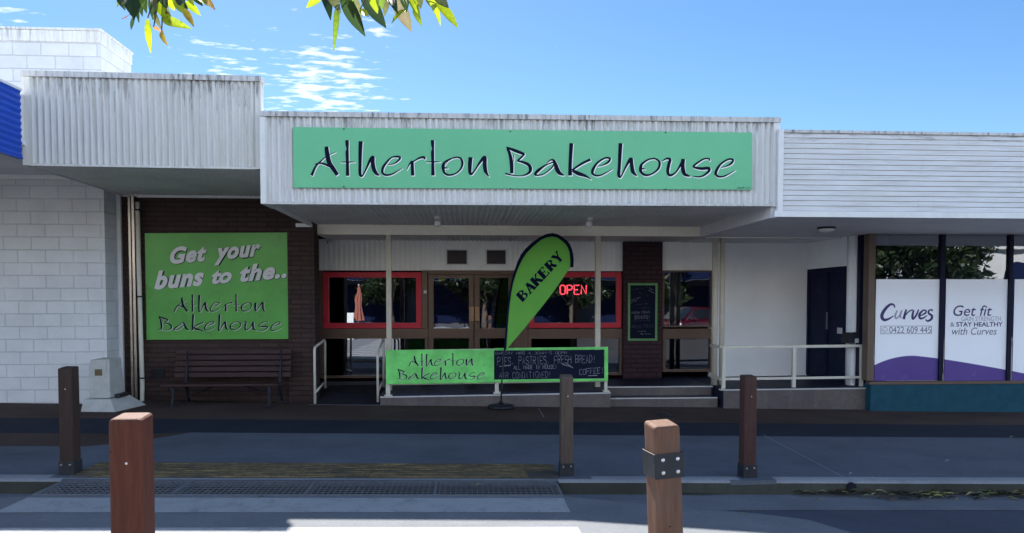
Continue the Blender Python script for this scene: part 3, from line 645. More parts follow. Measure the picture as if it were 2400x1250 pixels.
for k, (a, b) in enumerate(panes):
    mu = MB(); mu.boxpx(b,ztop_w,b+9,892.5,YC-.012,.10); wi = mu.build('window', M['dark_frame'], gy)
    MB().boxpx(a,ztop_w,b,892.5,YC+.03,.006).build('glass_pane', M['glass'], wi)
    # white film with the purple swell along its foot
    A, B = U(a,750,YC+.02), U(b,750,YC+.02)
    zt_ = U((a+b)/2,655,YC+.02).z; zl_ = U((a+b)/2,892.5,YC+.02).z
    wave = lambda px: 834 + 22*((px-2140)/90)**2 if px < 2140 else 834 + 11*((px-2140)/90)**1.25
    pw_ = []
    for i in range(25):
        px = a + (b-a)*i/24; pw_.append((px, U(px, min(wave(px), 885), YC+.02)))
    top = MB(); low = MB(); yfz = YC+.022
    for i in range(24):
        p_, q_ = pw_[i][1], pw_[i+1][1]
        top.poly((p_.x,yfz,p_.z),(q_.x,yfz,q_.z),(q_.x,yfz,zt_),(p_.x,yfz,zt_))
        low.poly((p_.x,yfz,zl_),(q_.x,yfz,zl_),(q_.x,yfz,q_.z),(p_.x,yfz,p_.z))
    top.build('white_film', M['film'], wi); low.build('purple_film', M['purple'], wi)
    if k == 0: win_a = wi
    if k == 1: win_b = wi
sw2 = MB(); sw2.box(X6,X6+.15,YC+.35,yd0-.052,-.1,zr0+.008); sw2.box(X6+.15, 6.9, YC+.34, YC+.4, -.1, zr0+.01); sw2.build('corner_wall', M['recess'], gy)
# ================================================================ LETTERING TOOLS
def catmull(pts, n=7):
    if len(pts) < 3: 
        a, b = pts; return [tuple(a[k]+(b[k]-a[k])*i/6 for k in range(3)) for i in range(7)]
    P = [pts[0]] + list(pts) + [pts[-1]]; out = []
    for i in range(1, len(P)-2):
        p0, p1, p2, p3 = P[i-1], P[i], P[i+1], P[i+2]
        for j in range(n):
            t = j/n
            out.append(tuple(.5*((2*p1[k]) + (-p0[k]+p2[k])*t + (2*p0[k]-5*p1[k]+4*p2[k]-p3[k])*t*t + (-p0[k]+3*p1[k]-3*p2[k]+p3[k])*t**3) for k in range(3)))
    out.append(tuple(pts[-1])); return out
def ribbon(mb, pts, place, extra=0.0, off=(0,0), lift=0.0, smooth=True):
    """brush stroke: pts (x, y, width) in drawing units, place(x, y, lift) -> world"""
    q = catmull(pts) if smooth else pts
    L, Rr = [], []
    for i, (x, y, wd) in enumerate(q):
        a, b = q[max(i-1,0)], q[min(i+1,len(q)-1)]; tx, ty = b[0]-a[0], b[1]-a[1]; l = math.hypot(tx, ty) or 1
        h = (wd+extra)/2; nx_, ny_ = -ty/l*h, tx/l*h; lf = lift + i*2e-6
        if i == 0: x -= tx/l*extra/2; y -= ty/l*extra/2
        if i == len(q)-1: x += tx/l*extra/2; y += ty/l*extra/2
        L.append(place(x+nx_+off[0], y+ny_+off[1], lf)); Rr.append(place(x-nx_+off[0], y-ny_+off[1], lf))
    for i in range(len(q)-1):
        mb.poly(L[i], L[i+1], Rr[i+1], Rr[i])
def sh5(s): return [[(x+1000, y, w_) for x, y, w_ in st] for st in s]
T_ = [[(560,95,38),(562,150,36),(567,200,24),(562,240,36),(565,350,33),(568,515,38)], [(480,353,6),(570,353,14),(655,352,6)]]
ATH = [[(150,510,30),(200,400,22),(270,330,14),(330,280,10),(430,235,6)], [(322,170,40),(330,250,48),(355,360,50),(400,430,46),(450,505,40)],
  [(190,378,12),(250,365,18),(310,380,24),(360,405,22)]] + T_ + [
  [(720,108,44),(715,200,42),(712,350,36),(712,480,34),(725,518,26),(750,500,16),(790,420,20),(830,330,30),(862,296,36),(860,360,44),(875,440,44),(905,490,36),(940,512,10)],
  [(1035,385,8),(1100,375,12),(1150,345,18),(1180,305,24),(1150,290,22),(1080,300,16),(1020,360,24),(980,420,30),(975,480,26),(1020,508,22),(1100,490,16),(1210,425,6)],
  [(1258,450,6),(1290,380,16),(1325,345,24)], [(1320,340,36),(1325,420,36),(1330,515,36)], [(1335,350,14),(1400,310,20),(1460,298,28),(1470,325,16)]] + sh5(T_) + [
  [(1850,298,18),(1780,315,16),(1710,355,24),(1688,400,36),(1692,450,30),(1710,490,26),(1760,510,22),(1840,490,16),(1900,430,20),(1915,360,26),(1890,310,22),(1840,298,14)],
  [(1690,420,22),(1745,430,8)], [(1715,385,6),(1745,345,6),(1790,320,4)],
  [(2012,298,46),(2005,380,44),(2005,470,36),(2020,500,28),(2060,460,16),(2110,380,24),(2165,308,36),(2182,310,40),(2180,380,44),(2190,460,40),(2218,512,20),(2236,530,6)]]
E_ = [[(950,325,6),(1000,312,10),(1050,285,18),(1065,250,18),(1020,246,16),(950,290,18),(910,350,24),(905,390,22),(940,412,16),(1000,400,12),(1090,350,5)]]
BKH = [[(112,150,20),(135,200,26),(152,290,32),(155,388,28)], [(102,140,10),(180,172,28),(272,208,22)], [(272,206,16),(240,240,16),(205,270,14)],
  [(205,270,14),(260,283,22),(312,310,28),(328,350,28),(310,385,20),(250,410,10),(170,406,10),(95,388,16)], [(172,210,5),(176,240,6),(168,280,4)],
  [(480,290,8),(510,265,12),(540,260,20)], [(538,285,10),(470,310,14),(400,360,26),(372,395,22),(390,406,14),(450,395,10),(520,340,12),(545,300,10)], [(540,258,22),(560,310,34),(590,380,36),(640,408,8)],
  [(705,105,34),(700,200,32),(695,320,30),(695,410,34)], [(712,360,16),(800,300,20),(885,258,22)], [(718,362,24),(770,390,34),(840,415,22),(892,447,6)]] + E_ + [
  [(1165,105,34),(1160,200,32),(1155,320,28),(1150,400,28),(1160,425,22),(1180,405,12),(1220,320,18),(1262,254,30),(1270,310,32),(1285,380,32),(1320,415,10)],
  [(1490,250,14),(1430,260,14),(1370,300,20),(1355,340,28),(1360,380,24),(1400,408,20),(1460,398,14),(1520,350,18),(1535,295,20),(1510,262,16),(1480,250,12)], [(1360,345,16),(1400,352,6)],
  [(1560,275,8),(1600,252,16),(1632,262,24),(1620,310,28),(1612,380,26),(1635,412,22),(1690,380,14),(1735,305,20),(1755,262,28)], [(1757,255,34),(1752,320,34),(1765,390,34),(1800,415,20),(1830,420,5)],
  [(2008,275,14),(2000,255,14),(1950,258,14),(1870,310,18),(1862,335,18),(1930,348,26),(1998,345,26),(2000,375,22),(1950,415,16),(1900,427,12),(1850,420,8)]] + [[(x+1165, y+15, w_) for x, y, w_ in st] for st in E_]
def logo(parent, strokes, src, dst, Y, ink, back, hs=1.0, bx=(8,9), wmul=1.0, ex=5):
    """brush word fitted into photo rectangle dst on plane Y: dark strokes over pale ones set down and to the right"""
    sx0, sy0, sx1, sy1 = src; c = [U(*q, Y) for q in dst]                  # TL, TR, BL
    def place(x, y, lf):
        a, b = (x-sx0)/(sx1-sx0), (y-sy0)/(sy1-sy0)
        p = c[0] + (c[1]-c[0])*a + (c[2]-c[0])*b; return Vector((p.x, Y-lf, p.z))
    bk_, fr_ = MB(), MB()
    for i, st in enumerate(strokes):
        s2 = [(x, y, w_*wmul) for x, y, w_ in st]
        ribbon(bk_, s2, place, ex, bx, .0012+i*2e-5); ribbon(fr_, s2, place, 0, (0,0), .0032+i*2e-5)
    bk_.build('lettering_shadow', back, parent); fr_.build('lettering', ink, parent)
def text(parent, body, quad, Y, m, name='lettering', shear=0.0, bold=0.0, lift=.003, size=1.0, space=1.0, d=(0,0)):
    """font lettering fitted to quad = TL, TR, BL photo points on plane Y (or world points when Y is None)"""
    cu = bpy.data.curves.new('t', 'FONT'); cu.body = body; cu.shear = shear; cu.offset = bold; cu.space_character = space; cu.resolution_u = 6
    o = bpy.data.objects.new('t', cu); col.objects.link(o); dg = bpy.context.evaluated_depsgraph_get()
    me = bpy.data.meshes.new_from_object(o.evaluated_get(dg)); bpy.data.objects.remove(o); bpy.data.curves.remove(cu)
    xs = [q.co.x for q in me.vertices]; ys = [q.co.y for q in me.vertices]; x0, x1, y0, y1 = min(xs), max(xs), min(ys), max(ys)
    c = [U(*q, Y) for q in quad] if Y is not None else [Vector(q) for q in quad]
    n = (c[1]-c[0]).cross(c[2]-c[0]).normalized(); n = n if n.y < 0 or (abs(n.y) < .2 and n.x < 0) else -n
    mb = MB()
    mb.add([c[0] + (c[1]-c[0])*((q.co.x-x0)/(x1-x0)+d[0]) + (c[2]-c[0])*((y1-q.co.y)/(y1-y0)+d[1]) + n*lift for q in me.vertices], [tuple(f.vertices) for f in me.polygons])
    bpy.data.meshes.remove(me); return mb.build(name, m, parent)
GLY = {'A':"00 26 40|12 32",'B':"00 06 36 45 44 33 03|33 42 41 30 00",'C':"45 36 16 05 01 10 30 41",'D':"00 06 26 44 42 20 00",'E':"40 00 06 46|03 33",'F':"00 06 46|03 33",
 'G':"45 36 16 05 01 10 30 41 43 23",'H':"00 06|40 46|03 43",'I':"20 26",'K':"00 06|46 03 40",'L':"06 00 40",'M':"00 06 23 46 40",'N':"00 06 40 46",'O':"16 05 01 10 30 41 45 36 16",
 'P':"00 06 36 45 44 33 03",'R':"00 06 36 45 44 33 03|23 40",'S':"45 36 16 05 04 13 33 42 41 30 10 01",'T':"06 46|20 26",'U':"06 01 10 30 41 46",'V':"06 20 46",'W':"06 10 23 30 46",'Y':"06 23 46|23 20",
 '!':"26 22|21 20",',':"21 10",'.':"20 21",'-':"13 33",'3':"05 16 36 45 44 33 23|33 42 41 30 10 01",'4':"30 36 02 42",'5':"46 06 03 33 42 41 30 10",'0':"16 05 01 10 30 41 45 36 16",'&':"40 05 16 25 02 01 10 20 42",' ':""}
def chalk(parent, body, quad, Y, m, wd=.5, jit=.25, lift=.004, name='chalk_writing', seed=1, mb=None):
    rnd = random.Random(seed); c = [U(*q, Y) for q in quad]; n = len(body); own = mb is None; mb = mb or MB()
    def place(x, y, lf):
        p = c[0] + (c[1]-c[0])*(x/(n*5.4-1.4)) + (c[2]-c[0])*((6-y)/6); return Vector((p.x, Y-lf, p.z))
    for i, ch in enumerate(body):
        jy = rnd.uniform(-.3, .3); g = GLY.get(ch, "")
        for k, st in enumerate(g.split('|')):
            if not st: continue
            pts = [(i*5.4+int(q[0])+rnd.uniform(-jit,jit), int(q[1])+jy+rnd.uniform(-jit,jit), wd*rnd.uniform(.7,1.2)) for q in st.split()]
            ribbon(mb, pts, place, 0, (0,0), lift+.00002*(i*3+k), smooth=False)
    if own: return mb.build(name, m, parent)
def scribble(mb, a, b, h, Y, wd, seed, lift=.004):   # a line of handwriting too small to read
    rnd = random.Random(seed); A, B = U(*a, Y), U(*b, Y); L = (B-A).length; up = (U(a[0], a[1]-h, Y)-A).length; e = (B-A)/L; pts = []; x = 0
    while x < L:
        if rnd.random() < .14 and len(pts) > 2:
            for i in range(len(pts)-1): mb.poly(*stroke(pts[i], pts[i+1], wd, Y, lift))
            pts = []; x += up*.7
        p = A + e*x; pts.append(Vector((p.x, Y, p.z+rnd.uniform(0, up)*rnd.choice((.5,.6,1))))); x += up*.28
    for i in range(len(pts)-1): mb.poly(*stroke(pts[i], pts[i+1], wd, Y, lift))
def stroke(p, q, wd, Y, lift):
    d = q-p; l = max(d.length, 1e-5); n = Vector((-d.z, 0, d.x))*(wd/2/l); y = Y-lift
    return [Vector((k.x, y, k.z)) for k in (p-n, q-n, q+n, p+n)]
def panel(mb, px, Y0, d):                             # slab whose front follows four photo corners on plane Y0
    q = [U(*k, Y0) for k in px]; mb.prism([Vector((k.x, Y0, k.z)) for k in q], (0, d, 0)); return mb

# ================================================================ SIGNS
YSg = YF-.045
ms = thing('shop_sign', 'long pale green sign board with dark brush lettering on the main corrugated fascia', 'shop sign', (U(1225,370,YSg).x, YSg, U(1225,445,YSg).z))
bx_ = MB(); e = [687, 1046, 1404, 1763]
T0 = lambda x: 298+(x-687)*.0121; T1 = lambda x: 440+(x-687)*.0046
panel(MB(), [(687,T1(687)),(687,T0(687)),(1173.95,T0(1174)),(1173.95,T1(1174))], YSg, .02).build('board', M['sign_mint'], ms)
panel(MB(), [(1174.05,T1(1174)),(1174.05,T0(1174)),(1763,T0(1763)),(1763,T1(1763))], YSg, .02).build('board', M['sign_mint'], ms)
for x_, y_ in ((806,303),(1196,309),(1560,311),(806,438),(1196,443),(1560,444)):
    p_ = U(x_, y_, YSg); MB().tube([(p_.x,YSg-.004,p_.z),(p_.x,YSg+.002,p_.z)], .010, 8).build('screw', M['steel_black'], ms)
logo(ms, ATH, (0,0,2400,600), ((700,310),(1180,310),(700,430)), YSg, M['ink'], M['ink_white'], bx=(6,7), wmul=1.08)
logo(ms, BKH, (0,0,2400,560), ((1160,310),(1760,310),(1160,450)), YSg, M['ink'], M['ink_white'], bx=(5,6), wmul=1.08)
sc = MB(); scribble(sc, (1727,442), (1757,442), 3, YSg, .006, 3); sc.build('small_print', M['ink'], ms)
YWs = YB-.05
wsn = thing('wall_sign', 'large bright green square sign with silver and dark lettering on the brown brick wall', 'sign', (U(515,700,YWs).x, YWs, U(515,796,YWs).z))
panel(MB(), [(343,797),(339,547),(683,545),(687,795)], YWs, .03).build('board', M['sign_green'], wsn, bevel=.003)
def shadow_text(body, quad, **k):
    text(wsn, body, quad, YWs, M['ink'], 'lettering_shadow', lift=.002, d=(.012, .035), **dict(k, bold=k.get('bold',0)+.018)); text(wsn, body, quad, YWs, M['ink_grey'], lift=.004, **k)
def q4(x0, x1, yl, yr, h): return ((x0, yl-h), (x1, yr-h), (x0, yl))
shadow_text('Get', ((398,580),(484,573),(399,620)), shear=.3, bold=.045, space=1.12)
shadow_text('your', ((501,583),(611,572),(502,623)), shear=.3, bold=.045, space=1.12)
shadow_text('buns', ((361,636),(478,626),(362,680)), shear=.3, bold=.045, space=1.12)
shadow_text('to', ((496,634),(543,630),(497,667)), shear=.3, bold=.045)
shadow_text('the..', ((562,622),(671,612),(563,662)), shear=.3, bold=.045, space=1.12)
logo(wsn, ATH, (125,85,2236,530), ((406,690),(622,689),(406,733)), YWs, M['ink'], M['ink_grey'], wmul=1.0, bx=(11,11), ex=0)
logo(wsn, BKH, (90,100,2255,447), ((370,737),(660,736),(370,779)), YWs, M['ink'], M['ink_grey'], wmul=1.0, bx=(9,9), ex=0)

# railing with banner sign
YR = PF-.02
rl = thing('banner_railing', 'white metal railing on the platform edge carrying a green banner and chalk board', 'railing', (U(1165,900,YR+.05).x, YR+.05, pz(.6)))
def post_px(par, a, b, top, bot, Y, m=M['rail'], nm='post', d=None):
    x0, x1 = U(a,(top+bot)/2,Y).x, U(b,(top+bot)/2,Y).x; z0, z1 = U((a+b)/2,bot,Y).z, U((a+b)/2,top,Y).z
    o = MB().box(x0,x1,Y,Y+(d or (x1-x0)),z0,z1).build(nm, m, par, bevel=.004)
    return o
for a, b, t, bo in ((904,914,822,928),(1160,1169,820,922),(1417,1424,817,918)):
    post_px(rl, a, b, t, bo, YR+.03)
    f_ = MB().boxpx(a-3,bo-2,b+5,bo+1.5,YR+.0,.12).build('foot_plate', M['rail'], rl)
for ya, yb, hh in ((821,814,4),(898,890,4)):
    A, B = U(905,ya,YR+.03), U(1423,yb,YR+.03); MB().hexa([(A.x+.05,YR+.035,A.z-.035),(B.x-.05,YR+.035,B.z-.035),(B.x-.05,YR+.065,B.z-.035),(A.x+.05,YR+.065,A.z-.035)],[(A.x+.05,YR+.035,A.z),(B.x-.05,YR+.035,B.z),(B.x-.05,YR+.065,B.z),(A.x+.05,YR+.065,A.z)]).build('rail', M['rail'], rl)
bn = thing('banner_sign', 'green banner with the bakery name in dark brush lettering fixed to the platform railing', 'sign', (U(1030,895,YR).x, YR, U(1030,899,YR).z))
panel(MB(), [(905,901),(904,821),(1158,819),(1158,897)], YR-.02, .03).build('board', M['rail_green'], bn, bevel=.003)
logo(bn, ATH, (125,85,2236,530), ((957,829),(1110,827),(957,860)), YR-.02, M['ink'], M['ink_grey'], wmul=1.0, bx=(11,11), ex=0)
logo(bn, BKH, (90,100,2255,447), ((931,862),(1137,860),(931,893)), YR-.02, M['ink'], M['ink_grey'], wmul=1.0, bx=(9,9), ex=0)
cb = thing('chalk_board', 'long low blackboard in a green frame fixed to the railing beside the green banner', 'chalkboard', (U(1290,895,YR).x, YR, U(1290,896,YR).z))
panel(MB(), [(1158.5,890),(1158.5,822),(1416,820),(1416,887)], YR-.016, .02).build('board', M['board'], cb)
fr2 = MB(); panel(fr2, [(1158.5,821.5),(1158.5,816.5),(1425,813.5),(1425,819.5)], YR-.022, .03); panel(fr2, [(1158.5,896),(1158.5,890.4),(1425,887.4),(1425,893)], YR-.022, .03)
panel(fr2, [(1416.5,887),(1416.5,819.8),(1425,819.8),(1425,887)], YR-.022, .03); fr2.build('frame', M['rail_green'], cb)
cm = MB(); Yc = YR-.017
chalk(None, "BAKERY HRS 4.30AM-5.00PM", ((1161,825),(1328,824),(1161,831)), Yc, None, .55, .2, seed=3, mb=cm)
chalk(None, "PIES, PASTRIES, FRESH BREAD!", ((1166,838),(1396,832),(1166,856)), Yc, None, .42, .3, seed=4, mb=cm)
chalk(None, "ALL MADE IN HOUSE!", ((1204,857),(1305,855),(1204,866)), Yc, None, .75, .25, seed=5, mb=cm)
chalk(None, "AIR CONDITIONED!", ((1170,873),(1292,871),(1170,887)), Yc, None, .42, .3, seed=6, mb=cm)
chalk(None, "COFFEE!", ((1358,866),(1415,861),(1358,879)), Yc, None, .6, .25, seed=7, mb=cm)
for a, b in (((1318,854),(1338,860)),((1328,852),(1343,863)),((1170,859),(1196,857)),((1378,881),(1400,880))): cm.poly(*stroke(U(*a,Yc), U(*b,Yc), .010, Yc, .004))
cm.build('chalk_writing', M['chalk'], cb)
# menu board on the plum column
YMn = YS-.13
mn = thing('menu_board', 'tall chalk menu board in a green frame on the plum brick column', 'chalkboard', (U(1506,790,YMn).x, YMn, U(1506,798,YMn).z))
MB().boxpx(1477,669,1536,793,YMn+.005,.02).build('board', M['board'], mn)
frame_px(1472,664,1541,799,5,YMn,.028).build('frame', M['frame_green'], mn, bevel=.003)
cm, cf = MB(), MB(); Yc = YMn+.004
chalk(None, "FRESH CREAM", ((1481,731),(1522,729),(1481,736)), Yc, None, .8, .2, seed=8, mb=cm)
chalk(None, "DONUTS!", ((1488,740),(1523,739),(1488,748)), Yc, None, .8, .2, seed=9, mb=cm)
chalk(None, "BREAD ROLLS", ((1481,762),(1531,760),(1481,769)), Yc, None, .6, .25, seed=10, mb=cf)
for i, (a, b, h) in enumerate((((1480,681),(1518,675),6),((1495,688),(1520,696),5),((1492,716),(1520,714),5),((1503,724),(1522,723),4),((1484,754),(1524,752),3))): scribble(cf, a, b, h, Yc, .006, 20+i)
for i, (a, b, h) in enumerate((((1480,706),(1502,698),4),((1479,711),(1496,704),4),((1519,681),(1535,690),4),((1522,677),(1534,683),3),((1496,778),(1514,778),3),((1501,784),(1525,784),3))): scribble(cm, a, b, h, Yc, .007, 30+i)
cm.build('chalk_writing', M['chalk'], mn); cf.build('faint_chalk', M['chalk_faint'], mn)
# neon sign
YN = YG+.04
ne = thing('neon_sign', 'glowing red neon tube sign hanging inside the red framed window', 'neon sign', (U(1343,692,YN).x, YN, U(1343,694,YN).z))
def tube_px(par, body, x0, x1, y0, y1, Y, r, m):
    n = len(body); k = (x1-x0)/(n*5.6-1.6)
    for i, ch in enumerate(body):
        mb = MB()
        for st in GLY[ch].split('|'):
            P = [U(x0+(i*5.6+int(q[0]))*k, y1-(y1-y0)*int(q[1])/6, Y) for q in st.split()]
            mb.tube(P, r, 8)
        mb.build('letter_tube', m, par, smooth=True)
tube_px(ne, "OPEN", 1313, 1374, 669, 690, YN, .0125, M['neon'])
bkm = MB(); bkm.boxpx(1309,676,1378,678,YN+.03,.012); bkm.boxpx(1309,684,1378,686,YN+.03,.012); bkm.build('support_bar', M['neon_back'], ne)
# gym window lettering (on the glass side of the film)
YT = YC+.029
CV = [[(340,190,14),(328,152,24),(285,140,30),(225,185,40),(172,260,46),(160,320,46),(195,358,40),(260,342,26),(322,300,12)],
  [(500,212,24),(478,290,34),(464,348,36)], [(485,295,16),(540,238,18),(592,216,20)], [(602,222,24),(586,300,32),(594,345,28),(640,290,26),(672,213,18)],
  [(690,302,14),(760,268,24),(775,232,22),(735,225,22),(685,280,34),(692,335,30),(740,330,22),(792,292,12)], [(862,238,20),(855,214,18),(815,230,24),(812,265,28),(856,300,34),(850,345,32),(800,374,26),(768,352,16)]]
CU = [[(375,225,18),(345,300,28),(362,338,22),(402,300,18),(436,228,22),(415,300,28),(428,336,16)]]
def brush(parent, strokes, m, name):
    def place(x, y, lf):
        q_ = U(2040+x/5.953, 690+y/5.953, YC+.021); return Vector((q_.x, YC+.021-lf, q_.z))
    mb = MB()
    for i, s_ in enumerate(strokes): ribbon(mb, s_, place, 0, (0,0), .001+i*2e-4)
    mb.build(name, m, parent)
brush(win_a, CV, M['purple_ink'], 'lettering'); brush(win_a, CU, M['lilac_ink'], 'glare_letter')  # the u is paler because window glare is put into its colour
text(win_a, '0422 609 445', ((2084,766),(2182,766),(2084,781)), YC+.021, M['slate_ink'], 'phone_number', lift=.0015)
frame_px(2064,764,2184,783,1,YC+.019,.002).build('number_frame', M['slate_ink'], win_a)
pc_ = U(2073.5,773.5,YC+.019); rg = MB()
for i in range(20):
    a0_, a1_ = 2*math.pi*i/20, 2*math.pi*(i+1)/20
    rg.poly(*[(pc_.x+r_*math.cos(g_), YC+.019, pc_.z+r_*math.sin(g_)) for r_, g_ in ((.038,a0_),(.038,a1_),(.047,a1_),(.047,a0_))])
rg.tube([(pc_.x-.018,YC+.019,pc_.z+.012),(pc_.x-.008,YC+.019,pc_.z-.012),(pc_.x+.016,YC+.019,pc_.z-.016)], .005, 6); rg.build('phone_symbol', M['lilac_ink'], win_a)
text(win_b, 'Get fit', ((2234,716),(2325,716),(2234,741)), YC+.021, M['purple_ink'], shear=.25, bold=.004, lift=.0015)
text(win_b, 'GAIN STRENGTH', ((2253,742),(2346,742),(2253,753)), YC+.021, M['lilac_ink'], lift=.0015)
text(win_b, '&', ((2227,756),(2237,756),(2227,766)), YC+.021, M['slate_ink'], lift=.0015)
text(win_b, 'STAY HEALTHY', ((2241,755),(2350,755),(2241,766)), YC+.021, M['purple_ink'], bold=.02, lift=.0015)
text(win_b, 'with Curves', ((2231,768),(2336,768),(2231,785)), YC+.021, M['slate_ink'], shear=.25, lift=.0015)

# ================================================================ FEATHER FLAG
YFl = PF-.23; pf = U(1174, 953, YFl)
fl = thing('feather_flag', 'tall green teardrop flag with a navy border on a black pole before the platform', 'flag', (pf.x, YFl, gz(pf.x)))
c6 = lambda x, y: (1170+x/4.167, 540+y/4.167)
OUT = [(45,1170),(58,1000),(66,900),(80,740),(100,600),(122,490),(150,395),(178,310),(210,240),(255,180),(310,128),(360,90),(405,62),(460,38),(520,28),(575,40),(625,68),(665,100),(692,135),(712,180),(724,230),(729,290),(725,362)]
INN = [(66,1166),(78,1000),(88,880),(100,740),(118,610),(138,510),(164,425),(196,345),(228,280),(268,222),(322,166),(372,122),(415,92),(465,70),(520,62),(568,72),(608,98),(644,128),(668,160),(684,200),(692,240),(696,295),(695,360)]
def fp(x, y, dy=0.0):
    p = U(*c6(x, y), YFl); return Vector((p.x, YFl + .035*math.sin(p.x*5+p.z*2.2) + dy, p.z))
sl = MB()
for i in range(len(OUT)-1):
    a, b, c_, d_ = fp(*OUT[i]), fp(*OUT[i+1]), fp(*INN[i+1]), fp(*INN[i]); y_ = Vector((0,.014,0)); sl.hexa([a-y_, b-y_, c_-y_, d_-y_], [a+y_, b+y_, c_+y_, d_+y_])
sl.build('pole_sleeve', M['flag_navy'], fl)
A0, A1 = INN[0], INN[-1]; cl_ = MB()
n = len(INN)
def chord(i):                                       # matching point on the straight trailing edge
    t = [0,.09,.17,.28,.37,.44,.50,.56,.61,.66,.71,.745,.775,.805,.835,.862,.886,.91,.93,.95,.967,.985,1][i]
    return (A0[0]+(A1[0]-A0[0])*t + 14*math.sin(math.pi*t), A0[1]+(A1[1]-A0[1])*t + 14*math.sin(math.pi*t))
for i in range(n-1):
    p0, p1, q0, q1 = INN[i], INN[i+1], chord(i), chord(i+1)
    for k in range(6):
        s_, e_ = k/6, (k+1)/6; L_ = lambda p, q, t: (p[0]+(q[0]-p[0])*t, p[1]+(q[1]-p[1])*t)
        quad = [L_(p0,q0,s_), L_(p1,q1,s_), L_(p1,q1,e_), L_(p0,q0,e_)]
        cl_.add([fp(*z, -.002) for z in quad]+[fp(*z, .002) for z in quad], [(0,1,2,3),(7,6,5,4)])
clo = cl_.build('flag_fabric', M['flag_green'], fl, smooth=True)
# slab-serif capitals: stems with serif bars, laid along the flag
SLAB = {'B':[("00 06",1.2),("06 30",0),], }
def slab(mb, ch, ox, place):
    rb = lambda pts, lf: ribbon(mb, pts, place, 0, (0,0), lf)
    ln = lambda x0, y0, x1, y1, wd, lf: ribbon(mb, [(ox+x0,y0,wd*1.22),(ox+x1,y1,wd*1.22)], place, 0, (0,0), lf, smooth=False)
    W, T, Sx = 1.55, .6, .55
    if ch in 'BER':
        ln(.8,0,.8,6,W,.0050); ln(-.1,.2,1.6,.2,Sx,.0052); ln(-.1,5.8,1.6,5.8,Sx,.0054)
    if ch == 'B':
        rb([(ox+1.2,5.75,T),(ox+2.6,5.6,.7),(ox+3.3,4.6,1.1),(ox+2.6,3.4,.7),(ox+1.2,3.2,T)], .0056); rb([(ox+1.2,3.1,T),(ox+3.0,2.9,.7),(ox+3.7,1.6,1.2),(ox+3.0,.35,.7),(ox+1.2,.2,T)], .0058)
    if ch == 'R':
        rb([(ox+1.2,5.75,T),(ox+2.6,5.6,.7),(ox+3.4,4.5,1.15),(ox+2.6,3.2,.7),(ox+1.2,3.0,T)], .0056); ln(2.2,3.0,3.6,.2,1.2,.0058); ln(3.0,.2,4.4,.2,Sx,.006)
    if ch == 'E':
        ln(.8,5.75,3.6,5.75,.5,.0056); ln(.8,.25,3.8,.25,.5,.0058); ln(.8,3.05,2.8,3.05,.5,.006); ln(3.5,6,3.5,4.5,.45,.0062); ln(3.7,0,3.7,1.6,.45,.0064); ln(2.7,3.8,2.7,2.3,.4,.0066)
    if ch == 'A':
        ln(.6,.2,2.3,6,.6,.0050); ln(2.2,6,3.8,.2,1.3,.0052); ln(-.2,.2,1.5,.2,Sx,.0054); ln(2.7,.2,4.6,.2,Sx,.0056); ln(1.0,2,3.2,2,.5,.0058)
    if ch == 'K':
        ln(.8,0,.8,6,W,.0050); ln(-.1,.2,1.7,.2,Sx,.0052); ln(-.1,5.8,1.7,5.8,Sx,.0054); ln(1.2,2.6,3.6,5.8,.6,.0056); ln(2.0,3.6,3.8,.2,1.25,.0058); ln(2.9,5.8,4.3,5.8,Sx,.006); ln(2.9,.2,4.6,.2,Sx,.0062)
    if ch == 'Y':
        ln(.6,5.8,2.2,2.8,1.2,.0050); ln(2.3,2.7,3.8,5.8,.6,.0052); ln(2.2,0,2.2,3,1.15,.0054); ln(-.2,5.8,1.5,5.8,Sx,.0056); ln(2.9,5.8,4.4,5.8,Sx,.0058); ln(1.3,.2,3.1,.2,Sx,.006)
def flplace(x, y, lf):
    b0_, bx_, by_ = (232,700), (400/28.6,-432/28.6), (-66/6,-70/6)
    return fp(b0_[0]+bx_[0]*x+by_[0]*y, b0_[1]+bx_[1]*x+by_[1]*y, -lf)
lt = MB()
for i, ch in enumerate("BAKERY"): slab(lt, ch, i*4.85, flplace)
lt.build('lettering', M['flag_navy'], clo)
a = fp(45,1170)
MB().tube([(pf.x,YFl,gz(pf.x)+.05),(pf.x+.01,YFl,.35),(a.x+.012,a.y,a.z+.05)], [.014,.012,.011], 10).build('pole', M['black_plastic'], fl, smooth=True)
bs = MB(); prof = [(0,.005),(.20,.005),(.205,.03),(.19,.055),(.12,.065),(.05,.072),(.03,.11),(0,.11)]
bs.grid(lambda u_, v_: (pf.x+prof[round(v_*7)][0]*math.cos(2*math.pi*u_), YFl+prof[round(v_*7)][0]*math.sin(2*math.pi*u_), gz(pf.x)+prof[round(v_*7)][1]), 28, 7)
bs.build('water_base', M['black_plastic'], fl, smooth=True)

